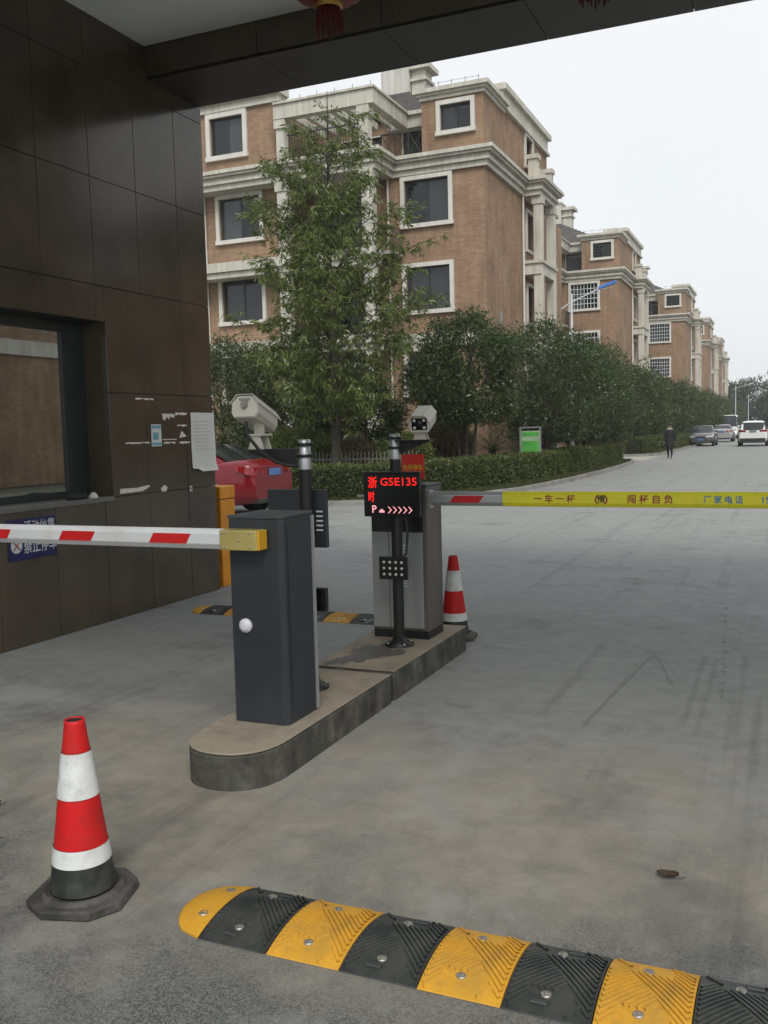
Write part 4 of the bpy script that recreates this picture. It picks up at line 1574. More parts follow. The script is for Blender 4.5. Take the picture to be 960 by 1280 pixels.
    for x0 in (-3.95, -7.25):
        p = MB().box(x0, x0 + .34, -1.9, -1.56, 11.48, 12.60).build('pergola_post', 'stone', t)
        MB().box(x0 - .06, x0 + .40, -1.96, -1.50, 12.602, 12.915).build('post_capital', 'stone', p)
    # criss-cross terrace railing
    rl = MB()
    rl.box(-4.0, -2.36, .10, .14, 12.42, 12.47).box(-4.0, -2.36, .10, .14, 11.55, 11.59)
    for k in range(4):
        x = -3.98 + k * .53
        rl.box(x, x + .03, .10, .14, 11.59, 12.42)
        if k < 3:
            for a, b in ((11.6, 12.4), (12.4, 11.6)):
                rl.tube([(x + .03, .12, a), (x + .52, .12, b)], .014, 5)
    tag(rl.build('terrace_railing', 'iron', t), kind='stuff')
    rl = MB().box(-7.0, -4.0, -1.7, -1.66, 12.38, 12.43)
    for k in range(26):
        x = -6.98 + k * .115
        rl.box(x, x + .016, -1.69, -1.67, 11.48, 12.38)
    tag(rl.build('terrace_railing', 'iron', t), kind='stuff')
    # little rounded iron balconies on the side of the left column
    for z in (8.1, 5.1):
        sl = MB()
        pts = [(-3.94, -.98)] + [(-3.94 + .72 * math.sin(R(a)), -.98 + .9 * (1 - math.cos(R(a))) * .2 - .05) for a in range(0, 91, 15)] + [(-3.2, -.005), (-3.94, -.005)]
        sl.prism(pts, 'z', z - .14, z)
        b = sl.build('balcony_floor', 'stone_dark', t)
        rl = MB()
        arc = pts[1:-1]
        dn = densify(arc, .09)
        for p in dn:
            rl.tube([(p[0], p[1], z + .005), (p[0], p[1], z + .85)], .009, 4)
        rl.tube([(p[0], p[1], z + .86) for p in dn], .018, 5)
        tag(rl.build('balcony_railing', 'iron', b), kind='stuff')
    # down pipes
    for x, y, z1 in ((-3.70, -.07, 10.8), (-11.0, -1.07, 10.8)):
        MB().tube([(x, y, 0), (x, y, z1)], .045, 8).build('down_pipe', 'window_surround', t)
    MB().tube([(.07, 4.86, 0), (.07, 4.86, 10.8)], .05, 8).build('down_pipe', 'window_surround', t)
    # house number plate
    MB().box(.004, .02, 1.55, 1.95, 5.5, 5.95).build('number_plate', 'stone_dark', t)
    # flat terrace deck and hipped tile roof laid in courses
    MB().box(-15.9, -4.0, -1.4, 11.9, 11.30, 11.44).box(-3.998, -.1, .1, 11.9, 11.30, 11.44).build('terrace_deck', 'stone_dark', t)
    rf = MB()
    x0, x1, y0, y1, z0 = -15.6, -1.2, 1.3, 11.6, 13.5
    NC = 16
    for k in range(NC):
        f0, f1 = k / NC, (k + 1) / NC
        ins0, ins1 = 5.0 * f0, 5.0 * f1
        za, zb = z0 + 2.9 * f0 + .05, z0 + 2.9 * f1
        lo = [(x0 + ins0, y0 + ins0), (x1 - ins0, y0 + ins0), (x1 - ins0, y1 - ins0), (x0 + ins0, y1 - ins0)]
        hi = [(x0 + ins1, y0 + ins1), (x1 - ins1, y0 + ins1), (x1 - ins1, y1 - ins1), (x0 + ins1, y1 - ins1)]
        rf.add([(x, y, za - .05) for x, y in lo] + [(x, y, za + .03) for x, y in lo] + [(x, y, zb + .0) for x, y in hi],
               [(i, (i + 1) % 4, 4 + (i + 1) % 4, 4 + i) for i in range(4)] + [(4 + i, 4 + (i + 1) % 4, 8 + (i + 1) % 4, 8 + i) for i in range(4)])
    roof = rf.build('roof', 'roof_tile', t)
    MB().box(-6.0, -4.75, 5.0, 6.2, 14.6, 17.0).box(-6.08, -4.67, 4.92, 6.28, 17.002, 17.12).build('chimney', 'render_cream', roof)
    MB().box(-4.70, -4.1, 5.2, 6.0, 14.6, 16.55).box(-4.745, -3.85, 5.0, 6.2, 16.552, 16.75).box(-4.745, -4.0, 5.1, 6.1, 16.1, 16.2).build('chimney', 'stone', roof)
    # lightning rods along the parapets
    rd = MB()
    for k in range(5):
        x = -2.2 + k * .5
        rd.tube([(x, .1, 13.72), (x, .1, 14.0)], .010, 4)
    for k in range(6):
        x = -7 + k * .7
        rd.tube([(x, -1.8, 13.5), (x, -1.8, 13.72)], .010, 4)
    rd.tube([(-2.2, .1, 13.95), (-.2, .1, 13.95)], .006, 4)
    tag(rd.build('lightning_rods', 'iron', t), kind='stuff')
    # bay balustrade posts
    for y0 in (5.0, 7.4):
        MB().box(.26, .62, y0, y0 + .4, 11.485, 12.25).box(.20, .68, y0 - .06, y0 + .46, 12.252, 12.42).build('bay_post', 'stone', t)
    MB().box(.34, .54, 5.41, 7.39, 11.485, 12.05).build('bay_parapet', 'stone', t)
    return t


BXY = [(-9.93, 32.43), (-9.93, 60.7), (-8.7, 88.5), (-9.1, 118.0), (-9.6, 147.0)]
BL = ['brick apartment block with plain glazed windows right behind the tall slender tree',
      'second brick apartment block with white barred windows behind the blue headed street lamp',
      'third brick apartment block with dark barred windows and a wall air conditioner',
      'fourth brick apartment block, mostly hidden behind the one with the air conditioner',
      'brick apartment block ending the row near the hazy street-end trees']
blocks = [apartment((*BXY[0], 0), BL[0])]
for (x, y), lb in zip(BXY[1:], BL[1:]):
    c = copy_tree(blocks[0])
    c.location = (x, y, 0)
    c['label'] = lb
    blocks.append(c)
opp = copy_tree(blocks[0])
opp.location = (13.5, 28.5, 0)
opp.rotation_euler = (0, 0, R(180))
opp['label'] = 'brick apartment block across the street mirrored in the booth window'
opp2 = copy_tree(blocks[0])
opp2.location = (13.5, 57, 0)
opp2.rotation_euler = (0, 0, R(180))
opp2['label'] = 'brick apartment block farther up the opposite side of the street'


def grille(b, x0, x1, z0, z1, y, mt):
    g = MB()
    n = 8
    for k in range(n + 1):
        x = x0 + (x1 - x0) * k / n
        g.box(x - .016, x + .016, y - .02, y + .0, z0, z1)
    for k in range(1, 5):
        z = z0 + (z1 - z0) * k / 5
        g.box(x0, x1, y - .045, y - .021, z - .018, z + .018)
    tag(g.build('window_grille', mt, b), kind='stuff')


for b, mt in ((blocks[1], 'white_bars'), (blocks[2], 'white_bars')):
    for z in (6.0, 9.1):
        grille(b, -3.05, -1.35, z, z + 1.55, -.02, mt)
    grille(b, -1.62, -.48, 12.22, 13.12, .02, 'iron')
ac = MB().box(-4.15, -3.6, -.75, -.35, 7.4, 8.1).build('air_conditioner', 'hvac', blocks[2], bevel=.02)
MB().lathe([(.24, 0), (.24, .012), (.05, .02), (.0005, .02)], 20).build('fan_grille', 'iron', ac, loc=(-3.88, -.752, 7.75), rot=(R(90), 0, 0))

# ------------------------------------------------------------------ vegetation
def crown_noise(p, k):
    return np.sin(p[:, 0] * 2.1 + k) * np.sin(p[:, 1] * 2.4 + 1.7 * k) * np.sin(p[:, 2] * 2.0 + .6 * k)


def limb(mb, p0, p1, r0, r1, sag=.0, n=5):
    p0, p1 = Vector(p0), Vector(p1)
    pts, rs = [], []
    for i in range(n + 1):
        f = i / n
        q = p0.lerp(p1, f)
        q.z += sag * math.sin(math.pi * f)
        q += Vector((random.uniform(-1, 1), random.uniform(-1, 1), 0)) * (p1 - p0).length * .02
        pts.append(q)
        rs.append(r0 + (r1 - r0) * f)
    mb.tube(pts, rs, 6)
    return pts


def slender_tree(loc, label):
    """tall street tree: straight trunk, rising limbs, long drooping leaves in loose sprays"""
    t = thing('slender_tree', loc, label, 'tree')
    H_ = 9.75
    tr = MB()
    tp = [(0, 0, 0), (.02, 0, 1.2), (-.04, .02, 2.6), (.03, 0, 4.2), (-.05, .0, 6.0), (.02, 0, 7.8), (.05, 0, H_)]
    tr.tube(tp, [.135, .115, .10, .085, .06, .035, .008], 10)
    tr.build('trunk', 'bark', t)
    br = MB()
    pos, dr = [], []

    def env(z):
        # crown half-width at height z
        pts = [(1.3, .6), (2.3, 1.7), (3.3, 2.35), (4.3, 2.35), (5.5, 2.05), (6.6, 1.75), (7.6, 1.45), (8.5, 1.15), (9.2, .75), (9.8, .3)]
        for (a, ra), (b, rb) in zip(pts, pts[1:]):
            if a <= z <= b:
                return ra + (rb - ra) * (z - a) / (b - a)
        return .2
    NL = 66
    lobes = [random.uniform(.55, 1.2) for _ in range(40)]
    for k in range(NL):
        z = 1.5 + 7.3 * ((k + random.random()) / NL)
        a = k * 2.399 + random.uniform(-.5, .5)
        ln = .90 * env(z + .55) * lobes[(k * 7) % 40]
        rise = ln * random.uniform(.35, .95)
        p0 = Vector((0, 0, z - .25))
        p1 = Vector((math.cos(a) * ln, math.sin(a) * ln, min(9.6, z + rise)))
        limb(br, p0, p1, .030 * (1 - z / 14), .005, .05)
        nt2 = int(6 + ln * 9)
        for j in range(nt2):
            f = .28 + .77 * ((j + random.random()) / nt2) ** .8
            q = p0.lerp(p1, min(1, f))
            q.z += .05 * math.sin(math.pi * f)
            aa = a + random.gauss(0, .9)
            d = Vector((math.cos(aa), math.sin(aa), random.uniform(-.35, .55)))
            L = random.uniform(.18, .62)
            e = q + d * L
            e.z -= .25 * L
            br.tube([q, q.lerp(e, .5) + Vector((0, 0, .06 * L)), e], [.005, .004, .002], 3, cap=False)
            # drooping tufts at the twig end and along it
            for c_, n_ in ((e, random.randint(9, 17) if z < 5.5 else random.randint(6, 12)), (q.lerp(e, .5), random.randint(3, 8))):
                for i in range(n_):
                    pos.append(c_ + Vector((random.gauss(0, .03), random.gauss(0, .03), random.gauss(0, .03))))
                    b_ = random.uniform(0, 6.28)
                    dr.append((d.x * .45 + .75 * math.cos(b_), d.y * .45 + .75 * math.sin(b_), random.gauss(-.55, .45)))
    # finer sprays filling the lower and middle crown
    for k in range(620):
        z = 2.0 + 5.6 * random.random() ** 1.25
        a = random.uniform(0, 6.28)
        rr = .88 * env(z) * math.sqrt(random.random()) * random.choice((.7, .9, 1.0))
        c_ = Vector((rr * math.cos(a), rr * math.sin(a), z + .15 * rr))
        q = c_ + Vector((-.35 * math.cos(a), -.35 * math.sin(a), -.12))
        br.tube([q, c_], [.004, .002], 3, cap=False)
        for i in range(random.randint(9, 16)):
            b_ = random.uniform(0, 6.28)
            pos.append(c_ + Vector((random.gauss(0, .05), random.gauss(0, .05), random.gauss(0, .05))))
            dr.append((.6 * math.cos(b_), .6 * math.sin(b_), random.gauss(-.75, .4)))
    # one long loose branch reaching over the neighbouring window
    for tip in ((2.6, .4, 6.1), (2.3, -.3, 5.4), (-2.5, .2, 7.2), (-2.75, -.4, 4.6)):
        p0, p1 = Vector((0, 0, tip[2] - 1.3)), Vector(tip)
        limb(br, p0, p1, .026, .004, .12)
        for j in range(16):
            f = .45 + .57 * j / 15
            c_ = p0.lerp(p1, f) + Vector((random.gauss(0, .12), random.gauss(0, .12), random.gauss(0, .10)))
            for i in range(11):
                b_ = random.uniform(0, 6.28)
                pos.append(c_ + Vector((random.gauss(0, .03), random.gauss(0, .03), random.gauss(0, .03))))
                dr.append((.8 * math.cos(b_), .8 * math.sin(b_), random.gauss(-.5, .4)))
    br.build('branches', 'bark', t)
    leaves('crown', np.array([tuple(p) for p in pos]), np.array(dr), .185, .036, 'leaf_tall', t)
    return t


def bushy_proto(seed, nclump, nleaf, mt, lsize=(.105, .042), rag=.26):
    """dense rounded crown (unit radius about 1, height about 1) as leaf clumps over a clumpy shell"""
    rng = np.random.default_rng(seed)
    u = rng.normal(size=(nclump, 3))
    u /= np.linalg.norm(u, axis=1, keepdims=True)
    lump = 1 + rag * crown_noise(u * 2.2, seed) + rag * .7 * np.sin(u[:, 0] * 7 + seed) * np.sin(u[:, 2] * 6 + 2 * seed)
    rad = lump * rng.uniform(.70, 1.05, nclump) ** .6
    c = u * rad[:, None]
    pos, dr = [], []
    for i in range(nclump):
        k = nleaf
        off = rng.normal(size=(k, 3)) * .085
        pos.append(c[i] + off)
        dr.append(u[i] * .55 + rng.normal(size=(k, 3)) * .7 + np.array([0, 0, .05]))
    pos = np.concatenate(pos)
    pos[:, 2] = np.maximum(pos[:, 2], -1.0 + .12 * rng.random(len(pos)))
    return pos, np.concatenate(dr)


BUSH = [bushy_proto(s, 400, 46, 'leaf_dark') for s in (3, 8, 14)]
BUSH_FAR = [bushy_proto(s, 260, 26, 'leaf_dark') for s in (21, 33)]


def bushy_tree(loc, rx, rz, zc, label, mt='leaf_dark', variant=0, far=False, stems=4, group=None, size=None, rot=0.0, name='bushy_tree'):
    t = thing(name, loc, label, 'tree', rot, group)
    pos, dr = (BUSH_FAR if far else BUSH)[variant % (2 if far else 3)]
    p = pos * np.array([rx, rx, rz]) + np.array([0, 0, zc])
    s = size or ((.17, .075) if far else (.115, .046))
    leaves('crown', p, dr, s[0], s[1], mt, t)
    tr = MB()
    for k in range(stems):
        a = 6.28 * k / stems + .4
        b = (.09 * math.cos(a), .09 * math.sin(a), 0)
        m_ = (.30 * rx * math.cos(a), .30 * rx * math.sin(a), zc - .35 * rz)
        e = (.65 * rx * math.cos(a + .2), .65 * rx * math.sin(a + .2), zc + .45 * rz)
        tr.tube([b, (b[0] * 1.8, b[1] * 1.8, zc * .25), m_, e], [.060, .052, .040, .012], 7)
        for j in range(4):
            a2 = a + random.uniform(-1, 1)
            st_ = Vector(m_).lerp(Vector(e), .2 * j)
            tr.tube([st_, st_ + Vector((.55 * rx * math.cos(a2), .55 * rx * math.sin(a2), .35 * rz * random.random()))], [.02, .005], 5)
    tr.build('trunk', 'bark', t)
    return t


slender_tree((-10.42, 21.0, .10), 'tall slender green tree rising above the hedge in front of the brick block')
GB = 'rounded evergreen trees behind the hedge'
bushy_tree((-8.2, 24.6, .10), 1.45, 1.45, 3.05, 'round dark evergreen tree on several thin stems above the cycad', variant=0, group=GB)
bushy_tree((-7.40, 30.2, .10), 1.85, 1.85, 2.95, 'largest dark evergreen tree behind the green notice board', variant=1, group=GB, stems=5)
bushy_tree((-7.45, 34.9, .10), 1.80, 1.85, 2.85, 'dark evergreen tree directly beyond the largest one', variant=2, group=GB, stems=5)
bushy_tree((-7.6, 38.4, .10), 1.95, 2.0, 2.80, 'low dark evergreen tree last before the side path', variant=0, group=GB, rot=1.9)
yy = 52.0
k = 0
while yy < 165:
    r_ = 1.9 + .25 * math.sin(k * 2.3)
    bushy_tree((-8.7 + .25 * math.sin(k * 1.7), yy, .10), r_, 2.0 + .2 * math.sin(k), 2.75 + .15 * math.cos(k * 1.3),
               'mid green evergreen tree in the row beyond the side path', 'leaf_mid', variant=k, far=True, group='evergreen row beyond the side path', rot=k * 1.1, stems=3)
    yy += 3.9 + (yy - 52) * .012
    k += 1
# shrubs and small trees in front of the nearest block
GS = 'shrubs in front of the nearest block'
bushy_tree((-13.7, 24.2, .10), 1.55, 1.65, 2.2, 'green shrubby tree left of the slender trunk', 'leaf_mid', 1, group=GS, rot=.7)
bushy_tree((-11.9, 25.6, .10), 1.35, 1.45, 1.95, 'green shrubby tree right behind the slender trunk', 'leaf_mid', 2, group=GS, rot=2.7)
bushy_tree((-9.85, 27.6, .10), .85, 1.2, 2.7, 'yellowish green shrubby tree between the slender tree and the round evergreen', 'leaf_tall', 0, group=GS, rot=.2)
bushy_tree((-16.6, 26.0, .10), 1.5, 2.0, 2.4, 'shrubby tree rising behind the red car', 'leaf_mid', 0, group=GS, rot=4.2)
bushy_tree((-9.15, 22.6, .10), .75, .62, .75, 'low yellow green shrub behind the picket fence', 'leaf_tall', 1, group=GS, size=(.07, .03), stems=3, name='shrub')
bushy_tree((-10.9, 23.0, .10), .9, .60, .72, 'low dry brownish shrub behind the picket fence', 'leaf_dry', 2, group=GS, size=(.07, .03), stems=3, name='shrub')
bushy_tree((-12.4, 22.4, .10), 1.1, .75, .85, 'low green shrub at the fence near the red car', 'leaf_tall', 0, group=GS, size=(.07, .03), stems=3, name='shrub')
bushy_tree((-9.3, 26.0, .10), .8, .75, .9, 'low dry brown shrub under the round evergreen', 'leaf_dry', 0, group=GS, size=(.08, .03), stems=3, name='shrub')
# trees closing the far end of the street
for k, (x, y, r_, h_) in enumerate(((-16, 232, 8, 5.4), (-6, 240, 8.5, 6.0), (5, 238, 8, 5.6), (-26, 228, 8, 5.2), (14, 242, 8, 5.8), (-1, 226, 5.5, 4.6), (24, 240, 9, 5.6))):
    bushy_tree((x, y, 0), r_, h_, h_ + .3, 'big hazy tree closing the far end of the street', 'leaf_far', k, True, 4, 'trees at the street end', size=(.75, .36), rot=k * .9)


# cycads
def cycad(loc, r_, label):
    t = thing('cycad', loc, label, 'plant', group='cycads in the planting bed')
    MB().lathe([(.14, 0), (.17, .2), (.15, .75), (.08, .85), (.001, .87)], 12).build('trunk', 'bark', t)
    for k in range(30):
        a = k * 2.4
        el = R(75 - 62 * (k / 30))
        L = r_ * random.uniform(.85, 1.05)
        pos, dr = [], []
        rb = []
        for i in range(22):
            f = (i + 1) / 22
            hx = L * f * math.cos(el) * (1 + .15 * f)
            z = .82 + L * f * math.sin(el) - .55 * L * f * f * .7
            c = Vector((hx * math.cos(a), hx * math.sin(a), max(.02, z)))
            rb.append(c)
            for s_ in (-1, 1):
                sd_ = Vector((-math.sin(a) * s_, math.cos(a) * s_, .25)) + Vector((math.cos(a), math.sin(a), 0)) * .5
                pos.append(tuple(c))
                dr.append(tuple(sd_))
        fr = leaves('frond', np.array(pos), np.array(dr), .17, .022, 'leaf_cycad', t, up=np.tile(np.array([[0, 0, 1.]]), (len(pos), 1)))
        MB().tube(rb[::3] + [rb[-1]], .006, 4).build('rib', 'leaf_cycad', fr)
    return t


cycad((-8.2, 27.1, .10), 1.2, 'dark green cycad spreading between the evergreen stems and the notice board')
cycad((-7.75, 31.7, .10), 1.35, 'dark green cycad right of the green notice board')


# clipped hedges
def hedge(name, line, w, h, label, dens=900, zoff=.1, lsize=(.062, .030)):
    line = densify(line, .6)
    back = strip_poly(line, w)
    t = thing(name, (line[0][0], line[0][1], zoff), label, 'hedge', group='clipped hedges along the kerb')
    ox, oy = line[0]
    core = MB()
    b2f = strip_poly(line, .10)
    b2b = strip_poly(line, w - .10)
    for i in range(len(line) - 1):
        q = [b2f[i], b2f[i + 1], b2b[i + 1], b2b[i]]
        core.add([(x - ox, y - oy, 0) for x, y in q] + [(x - ox, y - oy, h - .10) for x, y in q],
                 [(4, 5, 6, 7), (0, 1, 5, 4), (2, 3, 7, 6)] + ([(3, 0, 4, 7)] if i == 0 else []) + ([(1, 2, 6, 5)] if i == len(line) - 2 else []))
    core.build('inner_twigs', 'hedge_core', t)
    P, D = [], []
    rng = RNG

    def quad(a, b, c, d, n):
        """scatter leaves on a quad a-b-c-d with outward normal n"""
        a, b, c, d, n = [np.array(v, float) for v in (a, b, c, d, n)]
        ar = np.linalg.norm(np.cross(b - a, d - a))
        k = int(ar * dens)
        if k < 1:
            return
        u, v = rng.random(k)[:, None], rng.random(k)[:, None]
        p = (1 - u) * (1 - v) * a + u * (1 - v) * b + u * v * c + (1 - u) * v * d
        bulge = .035 * np.sin(p[:, 0] * 5.1 + p[:, 1] * 3.7) * np.sin(p[:, 2] * 7 + p[:, 0] * 2) + .03 * np.sin(p[:, 0] * 13 + p[:, 1] * 11)
        p = p - n * (rng.random(k)[:, None] * .12) + n * (bulge + .02)[:, None]
        P.append(p)
        D.append(n * .5 + rng.normal(size=(k, 3)) * .65 + np.array([0, 0, .25]))
    for i in range(len(line) - 1):
        f0, f1, g0, g1 = line[i], line[i + 1], back[i], back[i + 1]
        d = Vector((f1[0] - f0[0], f1[1] - f0[1])).normalized()
        nf = (d.y, -d.x, 0)
        L3 = lambda p, z: (p[0] - ox, p[1] - oy, z)
        quad(L3(f0, 0), L3(f1, 0), L3(f1, h), L3(f0, h), nf)
        quad(L3(f0, h), L3(f1, h), L3(g1, h), L3(g0, h), (0, 0, 1))
        quad(L3(g0, h * .5), L3(g1, h * .5), L3(g1, h), L3(g0, h), (-nf[0], -nf[1], 0))
        if i == 0:
            quad(L3(f0, 0), L3(g0, 0), L3(g0, h), L3(f0, h), (-d.x, -d.y, 0))
        if i == len(line) - 2:
            quad(L3(f1, 0), L3(g1, 0), L3(g1, h), L3(f1, h), (d.x, d.y, 0))
    leaves('foliage', np.concatenate(P), np.concatenate(D), lsize[0], lsize[1], 'leaf_hedge', t)
    return t


hedge('hedge', [(-16.5, 18.45), (-10.4, 18.5), (-9.5, 18.7), (-8.75, 19.2), (-8.05, 20.2), (-7.45, 21.6), (-7.0, 23.4), (-6.75, 25.5), (-6.5, 28.5), (-6.4, 32), (-6.4, 36), (-6.5, 39.8), (-6.7, 41.4)],
      1.0, .74, 'clipped green hedge curving round the corner behind the barrier island', 1500)
hedge('hedge', [(-7.1, 50.6), (-6.75, 52.5), (-6.65, 60), (-6.55, 75), (-6.5, 100), (-6.5, 130)], 1.0, .80, 'farther clipped hedge beyond the side path behind the walking person', 420, lsize=(.11, .05))

# grass verge between kerb and hedge
gp = []
for a, b in zip(KERB[2:13], KERB[3:14]):
    L = math.dist(a, b)
    d = ((b[0] - a[0]) / L, (b[1] - a[1]) / L)
    for i in range(int(L * 900)):
        f, w = random.random(), .13 + random.random() ** 1.2 * .75
        gp.append((a[0] + d[0] * L * f - d[1] * w, a[1] + d[1] * L * f + d[0] * w, .10))
gp = np.array(gp)
gr = leaves('grass', gp, RNG.normal(size=gp.shape) * .35 + np.array([0, 0, 1.]), .075, .011, 'grass_blade')
tag(gr, 'short patchy grass on the verge between kerb and hedge', 'grass', kind='stuff')

# picket fence behind the hedge
fc = thing('picket_fence', (-17.0, 21.55, .1), 'low pale picket fence running behind the hedge past the tree trunk', 'fence')
pk = None
for k in range(80):
    if pk is None:
        pk = MB().prism([(-.014, 0), (.014, 0), (.014, .98), (0, 1.03), (-.014, .98)], 'y', -.008, .008).build('picket', 'picket', fc)
        o = pk
    else:
        o = pk.copy()
        COL.objects.link(o)
    o.location = (k * .108, random.uniform(-.004, .004), random.uniform(-.012, .012))
for z in (.25, .80):
    MB().box(-.05, 8.65, .0125, .04, z, z + .05).build('rail', 'picket', fc)

# green notice board
nb = thing('notice_board', (-7.02, 27.0, .1), 'green printed notice board on two pale posts behind the hedge', 'notice board', rz=R(8))
for x in (-.30, .28):
    MB().box(x, x + .05, -.025, .025, 0, 1.50).build('post', 'board_frame', nb)
MB().box(-.249, .279, -.02, .02, .62, 1.42).build('panel', 'board_pale', nb)
MB().box(-.235, .265, -.024, -.0205, .66, 1.12).build('poster_lower', 'board_green', nb)
MB().box(-.235, .265, -.024, -.0205, 1.26, 1.38).build('poster_upper', 'board_green', nb)
MB().box(-.30, .33, -.03, .03, 1.5005, 1.54).box(-.2485, .2785, -.03, .03, .54, .615).build('frame_rail', 'board_frame', nb)


# ------------------------------------------------------------------ street lamps
def street_lamp(loc, hgt, arm, label, head, rz=0.0, group='street lamps along the street'):
    t = thing('street_lamp', loc, label, 'street lamp', rz, group)
    MB().tube([(0, 0, 0), (0, 0, hgt)], [.075, .045], 12).build('pole', 'pole_white', t)
    MB().lathe([(.15, 0), (.15, .02), (.09, .05), (.08, .3)], 12).build('base', 'pole_white', t)
    MB().tube([(-.38, 0, hgt - .52), (0, 0, hgt - .30), (arm, 0, hgt + .12)], .028, 8).build('arm', 'pole_white', t)
    hd = MB().prism([(-.09, -.06), (.09, -.06), (.075, .05), (-.075, .05)], 'x', 0, .62)
    hd.v = [(x, y * (1 - .35 * max(0, x - .4) / .22), z + .30 * x) for x, y, z in hd.v]
    h = hd.build('lamp_head', head, t, loc=(arm - .05, 0, hgt + .13), bevel=.02)
    MB().box(.06, .5, -.065, .065, -.055, -.045).build('lamp_glass', 'lamp_clear', h)
    return t


street_lamp((-7.38, 34.6, .1), 6.35, 1.05, 'white street lamp with a bright blue head above the evergreens', 'lamp_blue')
street_lamp((-6.4, 128, .1), 6.2, 1.6, 'small white street lamp farther down beside the hedge', 'pole_white')
street_lamp((-6.4, 168, .1), 6.2, 1.6, 'tiny white street lamp in front of the far trees', 'pole_white')


# ------------------------------------------------------------------ cars
def interp(tab, x):
    for (a, va), (b, vb) in zip(tab, tab[1:]):
        if a <= x <= b:
            f = (x - a) / (b - a)
            f = f * f * (3 - 2 * f)
            return va + (vb - va) * f
    return tab[0][1] if x < tab[0][0] else tab[-1][1]


